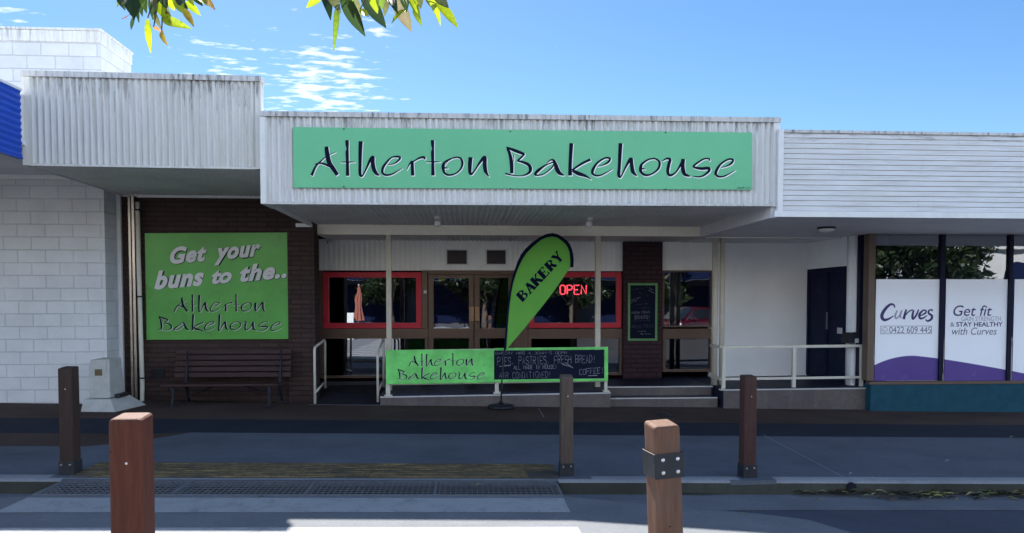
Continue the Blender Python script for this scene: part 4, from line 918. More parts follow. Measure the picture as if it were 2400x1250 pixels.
# ================================================================ RAILINGS
def hand(name, label, a_f, a_b, top_f, top_b, bot_f, bot_b, Yf, Yb):
    P0, P1 = U(a_f, top_f, Yf), U(a_b, top_b, Yb); B0, B1 = U(a_f, bot_f, Yf), U(a_b, bot_b, Yb)
    x = P0.x; t = thing(name, label, 'handrail', (x, Yf, B0.z), 'handrails beside the entry ramp')
    c = .05
    MB().tube([(x,Yf,B0.z-.01),(x,Yf,P0.z-c),(x,Yf+.012,P0.z-.02),(x,Yf+c,P0.z+.004*1),(x,Yb-c,P1.z),(x,Yb-.012,P1.z-.015),(x,Yb,P1.z-c),(x,Yb,B1.z-.01)], .020, 12).build('hoop', M['rail'], t, smooth=True)
    MB().tube([(x,Yf+.02,B0.z+.16),(x,Yb-.02,B1.z+.10)], .018, 12).build('lower_rail', M['rail'], t, smooth=True)
hand('handrail', 'white tube handrail against the brick pier on the ramp', 737, 762, 815, 797, 945, 908, PF+.05, 12.45)
hand('handrail', 'white tube handrail between the ramp and the green banner', 885, 903, 828, 796, 941, 906, PF+.05, 12.45)
YRr = PF+.04
rr = thing('platform_railing', 'white two bar railing along the right platform before the dark side door', 'railing', (U(1862,910,YRr).x, YRr, pz(5)))
for a, b, t_, bo in ((1693,1701,812,915),(1858,1866,810,913),(2016,2024,808,911)):
    post_px(rr, a, b, t_, bo, YRr); MB().boxpx(a-3,bo-2,b+4,bo+1,YRr-.03,.11).build('foot_plate', M['rail'], rr)
for ya, yb, th_ in ((811,808,.045),(886,882,.04)):
    A, B = U(1701,ya,YRr), U(2016,yb,YRr); MB().hexa([(A.x,YRr+.006,A.z-th_),(B.x,YRr+.006,B.z-th_),(B.x,YRr+.04,B.z-th_),(A.x,YRr+.04,A.z-th_)],[(A.x,YRr+.006,A.z),(B.x,YRr+.006,B.z),(B.x,YRr+.04,B.z),(A.x,YRr+.04,A.z)]).build('rail', M['rail'], rr, bevel=.004)
    Q = U(1692,ya,YRr); MB().box(Q.x-.02,Q.x+.02,YRr+.045,YP+.03,Q.z-.045,Q.z).build('return_rail', M['rail'], rr, bevel=.004)
bxx = thing('letter_box', 'black sloping letter box on the end of the platform railing', 'letter box', (U(2005,805,YRr).x, YRr+.1, U(2005,806,YRr).z))
pr = [U(*q, YRr+.05) for q in ((1987,805),(1986,793),(1992,781),(2012,779),(2025,785),(2025,805))]
MB().prism([(k.x,YRr+.05,k.z) for k in pr], (0,.22,0)).build('body', M['black_plastic'], bxx, bevel=.008)
MB().boxpx(2004,794,2024,804,YRr+.042,.006).build('plate', M['concrete_ped'], bxx)

# ================================================================ BOLLARDS
def bollard(label, base, wd, hgt, m, sleeve, rotz=0.0, tilt=(0,0), pad=True, collar=None, pin=True, cham=.012):
    t = thing('bollard', label, 'bollard', base, 'square timber bollards')
    h = wd/2; mb = MB(); mb.hexa([(-h,-h,-.1),(h,-h,-.1),(h,h,-.1),(-h,h,-.1)], [(-h+.002,-h,hgt-.012),(h-.002,-h,hgt-.012),(h-.002,h,hgt),(-h+.002,h,hgt)])
    mb.build('post', m, t, bevel=cham, seg=3, local=True)
    if sleeve:
        s_ = h+.006; sb = MB().box(-s_,s_,-s_,s_,-.02,.13); so = sb.build('base_shoe', M['steel_black'], t, bevel=.004, local=True)
        for x_ in (-h*.6, h*.6): MB().tube([(x_,-s_-.012,.10),(x_,-s_+.004,.10)], .009, 8).build('bolt', M['bolt'], so, local=True)
    if collar:
        s_ = h+.006; cb_ = MB(); z0, z1 = collar; n = 12
        for i in range(4):
            c4 = [(-s_,-s_),(s_,-s_),(s_,s_),(-s_,s_)]; A, B = c4[i], c4[(i+1)%4]; ia, ib = [(q[0]*(h+.001)/s_, q[1]*(h+.001)/s_) for q in (A, B)]
            cb_.hexa([(*A,z0),(*B,z0),(*ib,z0),(*ia,z0)], [(*A,z1),(*B,z1),(*ib,z1),(*ia,z1)])
        co = cb_.build('steel_collar', M['steel_black'], t, bevel=.002, local=True)
        for x_ in (-h*.48, h*.62):
            for z_ in (z0+(z1-z0)*.25, z0+(z1-z0)*.76):
                b_ = MB().grid(lambda u_, v_: (x_+.0085*math.sin(v_*1.5)*math.cos(u_*6.283), -s_-.006*math.cos(v_*1.5), z_+.0085*math.sin(v_*1.5)*math.sin(u_*6.283)), 12, 4); b_.build('bolt', M['bolt'], co, smooth=True, local=True)
    if pin: MB().tube([(h*.1,-h-.003,hgt-.20),(h*.1,-h+.002,hgt-.20)], .0055, 10).build('pin', M['bolt'], t, local=True)
    t.rotation_euler = (tilt[0], tilt[1], rotz); return t
def back_bollard(label, cx, by, ty, wpx, m, rotz):
    p = G(cx, by); d_ = (p-CAM).dot(FW); hgt = (by-ty)*d_/F; wd = wpx*d_/F
    bollard(label, (p.x, p.y+wd/2, gz(p.x)), wd, hgt, m, True, rotz)
    pd = MB().box(p.x-.22,p.x+.22,p.y-.10,p.y+.30,gz(p.x)-.05,gz(p.x)+.006); o = struct(pd, 'bollard_pad', M['concrete'])
back_bollard('dark brown timber bollard on the footpath before the white block wall', 157, 1115, 860, 33, M['timber_dark'], R(-3))
back_bollard('grey brown timber bollard in front of the chalk board railing', 1329, 1118, 879, 30, M['timber_grey'], R(0))
back_bollard('red brown timber bollard in front of the right platform railing', 1757, 1122, 880, 31, M['timber_red'], R(3))
bollard('smooth dark brown timber bollard standing close in the left foreground', (U(308,1000,3.28).x, 3.28, -.05), .142, 1.21, M['timber'], False, R(0.5), cham=.02)
bb_ = bollard('pale leaning timber bollard with a black steel collar in the right foreground', (U(1566,1250,2.92).x+.050, 2.98, -.35), .116, 1.508, M['timber_pale'], False, R(9), (R(0.0), R(-2.6)), collar=(1.285, 1.387), cham=.014)


# ================================================================ BENCH, PEDESTAL, LIGHTS
def bxs(Y): return U(376,904,Y).x, U(650,904,Y).x
X0b, X1b = bxs(11.18); zb_ = gz(X0b)
bn_ = thing('park_bench', 'dark slatted timber bench with iron legs against the brown brick wall', 'bench', ((X0b+X1b)/2, 11.45, zb_))
se = MB(); SZ = U(510,900,11.2).z
for k in range(4): se.box(X0b,X1b,11.15+k*.105,11.15+k*.105+.088,SZ-.035-.006*k,SZ-.006*k)
se.build('seat', M['bench_wood'], bn_, bevel=.006)
bkr = MB()
for k in range(5):
    z = SZ+.06+k*.088; y = 11.57+k*.022; bkr.hexa([(X0b+.05,y,z),(X1b+.10,y,z),(X1b+.10,y+.03,z+.004),(X0b+.05,y+.03,z+.004)], [(X0b+.05,y+.016,z+.07),(X1b+.10,y+.016,z+.07),(X1b+.10,y+.046,z+.074),(X0b+.05,y+.046,z+.074)])
bkr.build('backrest', M['bench_wood'], bn_, bevel=.005)
for xq in (X0b+.16, X1b-.13):
    MB().tube([(xq,11.20,SZ-.03),(xq+.0,11.23,SZ-.14),(xq+.0,11.19,SZ-.30),(xq,11.17,zb_+.01)], [.030,.026,.018,.016], 8).build('leg', M['iron'], bn_, smooth=True)
    MB().tube([(xq+.10,11.56,SZ+.48),(xq+.08,11.55,SZ+.1),(xq+.08,11.52,SZ-.05),(xq+.10,11.60,zb_+.01)], [.014,.02,.026,.018], 8).build('leg', M['iron'], bn_, smooth=True)
    MB().box(xq-.07,xq+.07,11.13,11.21,zb_,zb_+.015).build('foot', M['iron'], bn_); MB().box(xq+.03,xq+.17,11.56,11.64,zb_,zb_+.015).build('foot', M['iron'], bn_)
for xa_, xb_ in ((X0b+.24, X0b+.72), (X1b-.06, X1b-.60)): MB().tube([(xa_,11.56,zb_+.09),(xb_,11.42,SZ-.04)], .010, 8).build('brace', M['iron'], bn_)
pd0 = G(240, 956); xc = U(241,900,11.0).x
pe = thing('concrete_pedestal', 'pale concrete pedestal with a brass plaque and flared foot by the block wall corner', 'pedestal', (xc, 11.05, gz(xc)))
z0 = gz(xc); f0 = U(210,936,10.85); f1 = U(258,936,10.85); zt_ = U(235,842,10.9).z; zm = U(235,934,10.85).z; zl = z0
hw = (f1.x-f0.x)/2; cxp = (f0.x+f1.x)/2; yb0 = 10.85
MB().hexa([(cxp-hw,yb0,zm),(cxp+hw,yb0,zm),(cxp+hw+.02,yb0+.40,zm),(cxp-hw,yb0+.40,zm)], [(cxp-hw+.01,yb0+.02,zt_-.01),(cxp+hw-.01,yb0+.02,zt_),(cxp+hw,yb0+.38,zt_),(cxp-hw+.01,yb0+.38,zt_)]).build('body', M['concrete_ped'], pe, bevel=.012)
g0, g1 = U(186,957,10.62), U(269,957,10.62)
MB().hexa([(g0.x,10.64,z0-.02),(g1.x,10.64,z0-.02),(g1.x+.12,yb0+.55,z0-.02),(g0.x,yb0+.55,z0-.02)], [(cxp-hw-.07,yb0-.04,zm-.008),(cxp+hw+.02,yb0-.04,zm-.008),(cxp+hw+.08,yb0+.45,zm-.008),(cxp-hw-.07,yb0+.45,zm-.008)]).build('flared_foot', M['concrete_ped'], pe, bevel=.008)
MB().boxpx(222,866,239,881,yb0+.008,.02).build('plaque', M['brass'], pe); MB().boxpx(242,845,249,873,yb0+.006,.012).build('cover_strip', M['concrete_ped'], pe, bevel=.003)
MB().box(cxp+hw+.03,cxp+hw+.10,yb0+.08,yb0+.36,zm-.006,zm+.05).build('tap_tray', M['steel_black'], pe, bevel=.01)
def spot(px, py, label, rz):
    p = U(px, py, 10.9); t = thing('spot_light', label, 'spotlight', (p.x, 10.9, ZS), 'spotlights under the main awning'); x, y = p.x, 10.9
    MB().tube([(x,y,ZS+.01),(x,y,ZS-.035)], [.05,.045], 14).build('mount', M['white_trim'], t, smooth=True)
    d_ = Vector((math.sin(rz)*.6, -.7, -.35)).normalized(); c_ = Vector((x,y,ZS-.085))
    MB().tube([(x,y,ZS-.03), c_], .012, 8).build('arm', M['white_trim'], t)
    ho_ = MB().tube([c_-d_*.06, c_-d_*.03, c_+d_*.03, c_+d_*.07], [.022,.042,.046,.050], 16).build('lamp_head', M['white_trim'], t, smooth=True)
    MB().tube([c_+d_*.0705, c_+d_*.074], [.042,.036], 14).build('lens', M['lampglass'], ho_, smooth=True)
spot(1025, 516, 'small white spotlight under the awning above the entrance doors', .1); spot(1382, 516, 'small white spotlight under the awning above the neon window', -.5)
p = U(1937, 532, 10.4); ol = thing('oyster_light', 'round white glass light on the right awning soffit', 'ceiling light', (p.x, 10.4, zr0))
def dome(mb, cx, cyy, z, r, h, n=24, k=6): return mb.grid(lambda a, b: (cx+r*math.cos(b*1.5708)*math.cos(6.2832*a), cyy+r*math.cos(b*1.5708)*math.sin(6.2832*a), z-h*math.sin(b*1.5708)), n, k)
MB().tube([(p.x,10.4,zr0+.01),(p.x,10.4,zr0-.025)], .125, 24).build('rim', M['iron'], ol); dome(MB(), p.x, 10.4, zr0-.0255, .115, .05).build('glass_bowl', M['lampglass'], ol, smooth=True)
p = U(775, 568, 13.2); cm_ = thing('security_camera', 'tiny white security camera under the recess ceiling by the brick pier', 'camera', (p.x, 13.2, p.z))
MB().tube([(p.x,13.2,zb0+.02),(p.x,13.2,p.z+.03)], .012, 8).build('bracket', M['white_trim'], cm_); MB().tube([(p.x-.05,13.16,p.z-.01),(p.x+.06,13.26,p.z+.03)], .028, 12).build('body', M['white_trim'], cm_, smooth=True)

# ================================================================ INSIDE THE SHOP (dim behind the glass)
def notice(lab, a, y0, b, y1, m):
    o = MB().boxpx(a,y0,b,y1,YG+.010,.002); o = o.build('paper_notice', m); tag(o, lab, 'notice')
notice('small pale paper notice at the top of the left door glass', 1082, 650, 1098, 662, M['film'])
notice('small white card low on the right door glass beside the handle', 1130, 749, 1144, 757, M['white_trim'])
notice('blue strip sticker along the foot of the right door glass', 1148, 759, 1180, 767, mat('blue_sticker', (.01,.08,.42), .4, .1))
dc = thing('display_counter', 'dim glass display counter inside the shop behind the doors', 'display counter', (U(1090,760,15.2).x, 15.2, .19))
MB().boxpx(990,742,1230,860,15.0,.7).build('body', mat('counter_body', (.09,.05,.035), .5), dc); MB().boxpx(985,737,1235,742,14.96,.8).build('top', mat('counter_top', (.16,.14,.12), .3), dc)
sf = thing('bread_shelf', 'dim timber bread shelf against the back wall of the shop', 'shelf', (U(1085,760,16.9).x, 16.9, .19))
sm_ = MB()
for y_ in (676, 700, 724): sm_.boxpx(1000,y_,1200,y_+3,16.8,.35)
sm_.boxpx(997,668,1000,800,16.8,.35); sm_.boxpx(1200,668,1203,800,16.8,.35); sm_.build('frame', mat('shelf_wood', (.16,.09,.06), .6), sf)
rnd = random.Random(4); lv = mat('bread_crust', (.40,.20,.08), .7)
for k in range(14):
    x_ = 1004+ (k%7)*27+rnd.uniform(0,5); y_ = (700,724)[k//7]
    lo = MB().boxpx(x_, y_-rnd.uniform(9,14), x_+rnd.uniform(16,22), y_-.3, 16.85, .22).build('bread_loaf', lv, bevel=.03, seg=3)
    tag(lo, 'brown bread loaf in the dim row on the %s board of the shop shelf' % ('middle','bottom')[k//7], 'bread', 'loaves on the bread shelf')
# ================================================================ LEAVES
def leaf(mb, base, tip, wd, colr, bend=.12, fold=.25, nrm=Vector((0,-1,0))):
    base, tip = Vector(base), Vector(tip); ax = tip-base; L = ax.length; ax.normalize(); sd_ = ax.cross(nrm).normalized(); up = sd_.cross(ax); n = 8; o = len(mb.v)
    for i in range(n+1):
        t = i/n; h = wd/2*(math.sin(math.pi*t**.82)**.85)*(1-.15*t) if 0 < i < n else .0008; c_ = base+ax*L*t+up*(bend*L*math.sin(math.pi*t)*.5)
        for s_ in (-1,0,1): mb.v.append(c_+sd_*h*s_+up*(abs(s_)*h*fold)); mb.c.append((*[min(1,q*(1.25 if s_ == 0 else 1)) for q in colr],1))
    for i in range(n):
        for k in range(2): a = o+i*3+k; mb.f.append((a,a+1,a+4,a+3))
D_, YG_, OL, OR, GG = (.022,.045,.014), (.36,.46,.015), (.13,.14,.06), (.55,.22,.06), (.12,.20,.03)
tr0 = Vector((-1.7,-1.4,0))
tree = thing('street_tree', 'leafy tree beside the camera whose two hanging sprays show at the top of the view', 'tree', (tr0.x, tr0.y, gz(tr0.x)))
s1, s2 = U(385,-60,2.0), U(905,-70,2.05)
tk = MB(); tk.tube([(tr0.x,tr0.y,-.2),(tr0.x+.05,tr0.y+.1,1.2),(tr0.x,tr0.y+.25,2.6),(tr0.x+.1,tr0.y+.3,4.0),(tr0.x,tr0.y+.2,5.4)], [.16,.12,.10,.07,.03], 12); tk.build('trunk', M['bark'], tree, smooth=True)
lm = MB(); lm.tube([(tr0.x,tr0.y+.25,2.5),(-1.5,-.2,3.4),(-1.15,1.1,3.3),(s1.x-.05,1.85,s1.z+.28),(s1.x,2.0,s1.z+.05)], [.06,.045,.028,.012,.006], 8); lm.build('limb', M['bark'], tree, smooth=True)
lm = MB(); lm.tube([(tr0.x+.03,tr0.y+.28,2.9),(-1.0,-.1,3.6),(-.5,1.1,3.3),(s2.x-.03,1.9,s2.z+.25),(s2.x,2.05,s2.z+.04)], [.06,.045,.026,.012,.006], 8); lm.build('limb', M['bark'], tree, smooth=True)
c8 = lambda x, y: (240+x/2.79, y/2.79)
SP1 = [((140,-60),(95,52),34,GG),((140,-30),(208,128),52,D_),((245,-40),(205,135),60,D_),((180,98),(122,126),24,OR),((212,100),(188,196),22,D_),((322,-40),(330,132),44,D_),((335,-40),(448,158),74,YG_),((296,120),(316,348),38,YG_),
 ((335,178),(384,208),22,OR),((388,200),(430,304),34,(.50,.36,.03)),((392,128),(584,190),54,YG_),((342,92),(388,196),30,OL),((460,-40),(535,92),58,YG_),((525,50),(600,178),40,(.36,.26,.03)),((540,10),(642,104),44,YG_),((590,-40),(655,42),46,D_),((655,-20),(738,66),40,(.60,.33,.03)),
 ((428,50),(452,162),36,OL),((270,-40),(290,90),46,GG),((380,-60),(420,60),50,D_),((560,-60),(600,40),50,YG_),((480,-30),(560,60),50,D_),((200,-40),(240,150),30,GG),((618,-30),(690,40),40,YG_),((110,-60),(150,70),50,D_),((220,-60),(262,110),54,D_),((300,-60),(352,84),56,OL),((410,-60),(470,70),60,YG_),((500,-50),(520,70),48,OL),((640,-60),(690,10),46,GG)]
SP2 = [((1450,-40),(1333,52),52,YG_),((1440,-60),(1492,134),66,D_),((1538,20),(1510,354),36,(.22,.34,.03)),((1550,-50),(1720,240),92,D_),((1630,-50),(1698,155),46,OL),((1690,-60),(1856,186),100,(.02,.04,.02)),((1685,60),(1742,112),40,YG_),((1855,-20),(1846,108),46,OL),((1900,-40),(2025,212),86,(.15,.13,.08)),
 ((1995,62),(1892,156),40,YG_),((2045,30),(2090,176),46,(.32,.42,.03)),((2105,-50),(2210,172),56,YG_),((2160,-60),(2264,54),60,OL),((2185,10),(2326,188),64,YG_),((1800,-60),(1830,60),60,GG),((2050,-60),(2080,60),64,OL),((1960,-60),(1990,80),60,GG),((1590,-60),(1640,100),56,GG),((1480,-60),(1560,90),60,OL),((1760,-60),(1800,90),60,YG_),((1880,-60),(1930,90),60,D_),((2020,-60),(2060,100),60,YG_),((2120,-60),(2170,70),60,OL)]
for spr, Y0 in ((SP1,2.0),(SP2,2.05)):
    mb = MB(); rnd = random.Random(3); k_ = 2.08/F/2.79
    for i, (a, b, wd, cc) in enumerate(spr):
        ya, yb = Y0+rnd.uniform(-.05,.05), Y0+rnd.uniform(-.09,.09)
        A, B = U(*c8(*a), ya), U(*c8(*b), yb); leaf(mb, A, B, wd*k_*1.12, mul(cc, rnd.uniform(.85,1.15)), rnd.uniform(-.1,.15), rnd.uniform(.1,.5), Vector((rnd.uniform(-.5,.5),-1,rnd.uniform(-.4,.4))))
    mb.build('leaf_spray', M['leaf'], tree, smooth=True)
    tw = MB(); O = (s1 if spr is SP1 else s2)
    for i, (a, b, wd, cc) in enumerate(spr):
        A = U(*c8(*a), Y0); tw.tube([O, (O+A)/2+Vector((0,0,.01)), A], [.0035,.0025,.0015], 6)
    tw.build('twig', M['twig'], tree)
# crown out of view above and behind the camera: clumps of leaves
rnd = random.Random(11)
def crown(mb, cs, nper, lsz, cols):
    for c_, r_ in cs:
        for i in range(nper):
            d_ = Vector((rnd.gauss(0,1),rnd.gauss(0,1),rnd.gauss(0,1))).normalized(); p = Vector(c_)+Vector((d_.x*r_[0],d_.y*r_[1],d_.z*r_[2]))*(rnd.random()**.4)
            a = Vector((rnd.gauss(0,1),rnd.gauss(0,1),rnd.gauss(0,.6)-.4)).normalized(); b = a.cross(Vector((rnd.gauss(0,1),rnd.gauss(0,1),rnd.gauss(0,1)))).normalized(); L = lsz*rnd.uniform(.6,1.3)
            o = len(mb.v); mb.v += [p, p+a*L*.5+b*L*.22, p+a*L, p+a*L*.5-b*L*.22]; mb.f.append((o,o+1,o+2,o+3)); cc = mul(rnd.choice(cols), rnd.uniform(.7,1.3)); mb.c += [(*cc,1)]*4
cs = [((tr0.x+rnd.uniform(-1.1,1.1), tr0.y+rnd.uniform(-1.2,.7), rnd.uniform(3.9,5.8)), (.7,.7,.5)) for _ in range(14)]
mb = MB(); crown(mb, cs, 130, .12, (D_,GG,D_,YG_)); mb.build('crown', M['leaf'], tree)
# leaf litter in the gutter, and single leaves lying about
rnd = random.Random(5); mb = MB(); LC = ((.50,.47,.15),(.16,.10,.06),(.05,.05,.03),(.55,.50,.28),(.05,.035,.03),(.24,.24,.12),(.03,.03,.025),(.04,.035,.03),(.10,.08,.05))
xa_, xb_ = G(1880,1165,-.12).x, 9.5
for i in range(460):
    x = xa_+(xb_-xa_)*rnd.random()**.9; wdt = .02+.07*min(1,(x-xa_)/.7); y = 6.725-abs(rnd.gauss(0,wdt)); z = gz(x,-.118)+rnd.uniform(0,.035)*max(0,1-(6.73-y)/.14); g = rnd.uniform(-.5,.5)+(math.pi if rnd.random() < .5 else 0)
    L = rnd.uniform(.06,.14); d_ = Vector((math.cos(g),math.sin(g)*.8,rnd.uniform(-.12,.25))); p = Vector((x,y,z+.004)); leaf(mb, p, p+d_*L, L*rnd.uniform(.25,.4), mul(rnd.choice(LC), rnd.uniform(.6,1.4)), .2, .4, Vector((0,0,1)))
for k_ in range(40):
    x = rnd.uniform(G(1600,1160,-.12).x, G(1690,1160,-.12).x); y = 6.72-abs(rnd.gauss(0,.015)); L = rnd.uniform(.02,.045); p = Vector((x,y,gz(x,-.116))); leaf(mb, p, p+Vector((L,rnd.uniform(-.01,.01),.004)), L*.3, mul((.05,.035,.02),rnd.uniform(.6,1.4)), .2, .4, Vector((0,0,1)))
lo = mb.build('leaf_litter', M['litter']); lo['kind'] = 'stuff'
for px_, py_, off, L, cc, lab in ((612,1169,-.008,.055,(.06,.09,.02),'dark green fallen leaf on the white zebra stripe near the drain grate'),(1745,1207,-.10,.05,(.30,.30,.18),'pale fallen leaf on the crossing ramp right of the collared bollard'),
   (2222,1083,.004,.07,(.33,.36,.38),'pale curled leaf on the right footpath concrete'),(2372,1026,.004,.06,(.30,.30,.30),'pale fallen leaf on the dark footpath band at the right edge'),
   (1995,1112,.004,.05,(.34,.35,.36),'small pale leaf on the concrete just behind the right kerb'),(2046,1124,.004,.05,(.3,.31,.32),'slim pale leaf on the right kerb edge near the pipe outlet'),(1925,1174,-.118,.06,(.27,.25,.08),'yellow leaf lying apart in the gutter before the litter'),
   (487,1155,.0,.05,(.3,.3,.26),'small pale leaf on the drain grate left of the centre'),(1123,1140,.0,.07,(.30,.29,.20),'thin straw coloured leaf on the drain grate right of the centre')):
    p = G(px_, py_, off+.006); mb = MB(); leaf(mb, p-Vector((L/2,0,0)), p+Vector((L/2,.01,.006)), L*.35, cc, .5, .5, Vector((0,-.3,1))); tag(mb.build('fallen_leaf', M['litter'], smooth=True), lab, 'leaf', 'single fallen leaves')

# ================================================================ ACROSS THE STREET (seen mirrored in the windows)
sheet('opposite_footpath', M['kerbtop'], [(-80,-19),(80,-19),(80,-14.5),(-80,-14.5)], 0.0)
def bigtree(x, y, s_, rz, label, first=[None]):
    if first[0] is None:
        t = thing('shade_tree', label, 'tree', (0,0,0), 'trees across the street'); rr_ = random.Random(21)
        mb = MB(); mb.tube([(0,0,-.6),(.05,.05,.8),(0,.1,1.9),(.1,0,3.6),(0,0,5)], [.22,.17,.15,.10,.03], 10)
        for k in range(6):
            g = k*1.05; mb.tube([(.03,.05,1.7+k*.2),(.9*math.cos(g),.9*math.sin(g),2.5+k*.25),(1.7*math.cos(g),1.7*math.sin(g),3.0+k*.3)], [.09,.06,.02], 8)
        mb.build('trunk', M['bark'], t, smooth=True, local=True)
        cs_ = []
        for k in range(30):
            g = rr_.uniform(0,6.28); q = rr_.uniform(.3,2.1); cs_.append(((q*math.cos(g), q*math.sin(g), rr_.uniform(1.9,5.2)-.12*q*q), (.75,.75,.5)))
        mb = MB(); crown(mb, cs_, 190, .30, ((.025,.042,.014),(.016,.028,.012),(.038,.06,.018))); mb.build('crown', M['leaf'], t, local=True); first[0] = t
        o = t
    else:
        o = first[0].copy(); col.objects.link(o); o['label'] = label
        for ch in list(first[0].children): c_ = ch.copy(); col.objects.link(c_); c_.parent = o
    o.location = (x, y, gz(x)); o.rotation_euler = (0,0,rz); o.scale = (s_, s_, s_)
TL = [(-10.5,-16.8,.95,'left end'),(-4.2,-16.2,.85,'red window'),(1.2,-17,.9,'doors'),(6.2,-16.2,.85,'neon window'),(11.2,-17.3,.95,'plum column'),(18.0,-15.6,1.3,'first gym pane'),(21.6,-14.9,1.25,'gym phone number'),(25.4,-15.2,1.3,'second gym pane'),(36.5,-15.4,1.35,'third gym pane')]
for i, (x, y, s_, nm) in enumerate(TL): bigtree(x, y, s_, i*1.3, 'leafy street tree across the road reflected in the %s' % nm if i else 'leafy street tree across the road at the row\'s left end')
ob = thing('opposite_shops', 'dark shop row across the road reflected behind the trees, with an added pale upper storey', 'building', (0,-20,0))
MB().box(-34,19,-26,-19.1,-.5,2.95).build('wall', mat('dull_render', (.07,.07,.085), .8, .2, 1.5), ob); MB().box(-34,19,-26,-19,3.25,9).build('upper_bounce_wall', mat('bounce_render', (.80,.78,.74), .8, .05, 1.5), ob); MB().box(-34,19,-19.0,-17.0,2.95,3.7).build('awning', M['navy_door'], ob)  # unseen pale upper storey added to bounce sun under the awnings
for k in range(9): MB().box(-28+k*5.2,-24.4+k*5.2,-19.1,-19.06,.3,2.6).build('window', M['navy_door'], ob)
oh = thing('white_hall', 'tall white hall with arched openings across the road reflected in the gym windows', 'building', (34,-24,0))
cr = mat('white_render', (.45,.44,.43), .7, .05, 2); MB().box(30,64,-34,-24,-1,9).build('wall', cr, oh); MB().box(29.7,64.3,-34.3,-23.6,9,9.5).build('cornice', cr, oh); MB().box(30,64,-23.998,-23.7,5.05,5.3).build('string_course', cr, oh)
for k in range(8):
    x = 32.5+k*4.2; arch = [(x-1.2,-23.95,-.8)]+[(x+1.2*math.cos(math.pi*(1-i/12)),-23.95,3.0+1.2*math.sin(math.pi*(1-i/12))) for i in range(13)]+[(x+1.2,-23.95,-.8)]
    MB().prism(arch, (0,-.03,0)).build('arch', M['navy_door'], oh); o = MB().box(x-.7,x+.7,-23.99,-23.94,6.0,7.6).build('window', mat('pale_pane', (.30,.36,.38), .2) if k == 0 else bpy.data.materials['pale_pane'], oh)
# cafe umbrella and board by the far kerb
ux = U(838,690,32).x
um = thing('cafe_umbrella', 'closed salmon pink umbrella across the road reflected in the left red window', 'umbrella', (ux,-5.4,0))
MB().tube([(ux,-5.4,-.1),(ux,-5.4,2.35)], .025, 10).build('pole', M['white_trim'], um)
MB().grid(lambda a, b: (ux+(.03+.17*b**.8)*(1+.22*math.sin(a*50.27))*math.cos(6.2832*a), -5.4+(.03+.17*b**.8)*(1+.22*math.sin(a*50.27))*math.sin(6.2832*a), 2.3-1.55*b), 96, 8).build('canopy', mat('salmon_canvas', (.30,.105,.075), .8, .1), um, smooth=True)
ab = thing('pavement_board', 'white pavement board beside the salmon umbrella reflected in the left red window', 'sign', (ux-.35,-5.1,0)); MB().hexa([(ux-.75,-5.2,-.05),(ux-.15,-5.2,-.05),(ux-.15,-4.75,-.05),(ux-.75,-4.75,-.05)],[(ux-.75,-5.0,1.15),(ux-.15,-5.0,1.15),(ux-.15,-4.95,1.15),(ux-.75,-4.95,1.15)]).build('panel', M['white_trim'], ab)
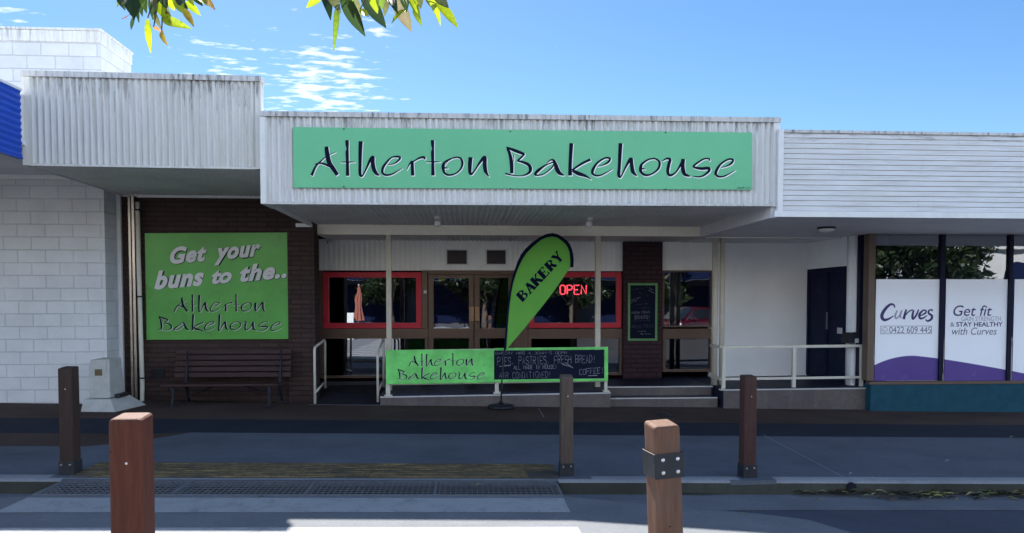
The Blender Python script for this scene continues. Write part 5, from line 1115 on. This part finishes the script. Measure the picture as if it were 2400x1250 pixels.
# parked cars
def car(label, x, y, rz, paint, src=None):
    if src is not None:
        t = src.copy(); col.objects.link(t); t['label'] = label
        for ch in list(src.children):
            c_ = ch.copy(); col.objects.link(c_); c_.parent = t
            if ch.name.startswith('body'): c_.data = ch.data.copy(); c_.data.materials[0] = paint
            for g in list(ch.children): g_ = g.copy(); col.objects.link(g_); g_.parent = c_
    else:
        t = thing('parked_car', label, 'car', (0,0,0), 'cars parked across the road')
        st_ = [(-2.2,.45,.80,.70),(-2.1,.35,.98,.82),(-1.6,.30,1.02,.89),(-.6,.28,1.0,.91),(.6,.28,.98,.91),(1.3,.30,.97,.89),(1.9,.34,.88,.82),(2.22,.42,.72,.66)]
        mb = MB(); n = 10
        def ring(q):
            x_, zl_, zh_, w_ = q; return [(x_,-w_*.93,zl_),(x_,-w_,zl_+.2),(x_,-w_*.99,zh_-.12),(x_,-w_*.90,zh_),(x_,w_*.90,zh_),(x_,w_*.99,zh_-.12),(x_,w_,zl_+.2),(x_,w_*.93,zl_)]
        rs = [ring(q) for q in st_]; vs = [p for r_ in rs for p in r_]; fs = [tuple(range(8))[::-1], tuple(range(56,64))]
        for i in range(7):
            for k in range(8): fs.append((i*8+k, i*8+(k+1)%8, (i+1)*8+(k+1)%8, (i+1)*8+k))
        mb.add(vs, fs)
        mb.hexa([(-2.0,-.80,.97),(1.25,-.80,.955),(1.25,.80,.955),(-2.0,.80,.97)], [(-1.75,-.62,1.62),(.25,-.62,1.64),(.25,.62,1.64),(-1.75,.62,1.62)])
        bo = mb.build('body', paint, t, bevel=.05, seg=3, local=True, smooth=True)
        for s_ in (-1, 1):
            for (x0,x1,x2,x3) in ((-1.72,-.75,-.78,-1.60),(-.68,.20,-.02,-.70),(.26,.98,.24,.05)):
                q = [(x0,s_*.795,1.03),(x1,s_*.795,1.03),(x2,s_*.665,1.53),(x3,s_*.665,1.53)]; MB().prism([(a,b+s_*.012,c_) for a,b,c_ in q], (0,-s_*.01,0)).build('side_window', M['glass_car'], t, local=True)
            hl = MB(); hl.hexa([(1.86,s_*.50,.66),(2.15,s_*.50,.62),(1.98,s_*.86,.64),(1.70,s_*.88,.68)], [(1.80,s_*.50,.86),(2.02,s_*.50,.80),(1.86,s_*.84,.82),(1.62,s_*.87,.87)]); hl.build('headlight', M['lampglass'], t, local=True)
            MB().hexa([(.62,s_*.90,1.0),(.80,s_*.90,1.0),(.80,s_*1.08,1.0),(.62,s_*1.08,1.0)], [(.64,s_*.90,1.12),(.76,s_*.90,1.12),(.76,s_*1.08,1.14),(.64,s_*1.08,1.14)]).build('mirror', paint, t, bevel=.02, local=True)
            for wx in (-1.35, 1.38):
                wy = s_*.80; ty = MB().tube([(wx,wy-s_*.10,.34),(wx,wy+s_*.125,.34)], .34, 24).build('tyre', M['black_plastic'], t, local=True)
                rm_ = MB().tube([(wx,wy+s_*.126,.34),(wx,wy+s_*.132,.34)], .215, 24)
                rm_.build('rim', M['bolt'], ty, local=True)
                so_ = MB()
                for k in range(5):
                    g = k*1.2566+.6; so_.poly(*[(wx+r_*math.cos(g+e_), wy+s_*.134, .34+r_*math.sin(g+e_)) for r_, e_ in ((.08,-.3),(.19,-.2),(.19,.2),(.08,.3))])
                so_.build('rim_gap', M['black_plastic'], ty, local=True)
        q = [(1.27,-.74,1.0),(1.27,.74,1.0),(.33,.58,1.60),(.33,-.58,1.60)]; MB().prism([(a+.03,b,c_+.01) for a,b,c_ in q], (-.02,0,0)).build('windscreen', M['glass_car'], t, local=True)
    t.location = (x, y, gz(x,-.13)); t.rotation_euler = (0,0,rz); return t
M['glass_car'] = mat('car_glass', (.01,.014,.02), .06, .05); M['car_red_shaded'] = mat('car_red_shaded', (.038,.002,.007), .25, .05); M['car_white'] = mat('car_white', (.45,.45,.45), .25, .03)  # red car paint darkened to stand in for tree shade
cx_ = U(1612,730,39).x
rc = car('red parked car with paint darkened for tree shade across the road reflected in the right window', cx_, -12.3, math.pi-R(38), M['car_red_shaded'])
car('white parked car beside the red one across the road', cx_+3.4, -13.6, math.pi-R(38), M['car_white'], rc)
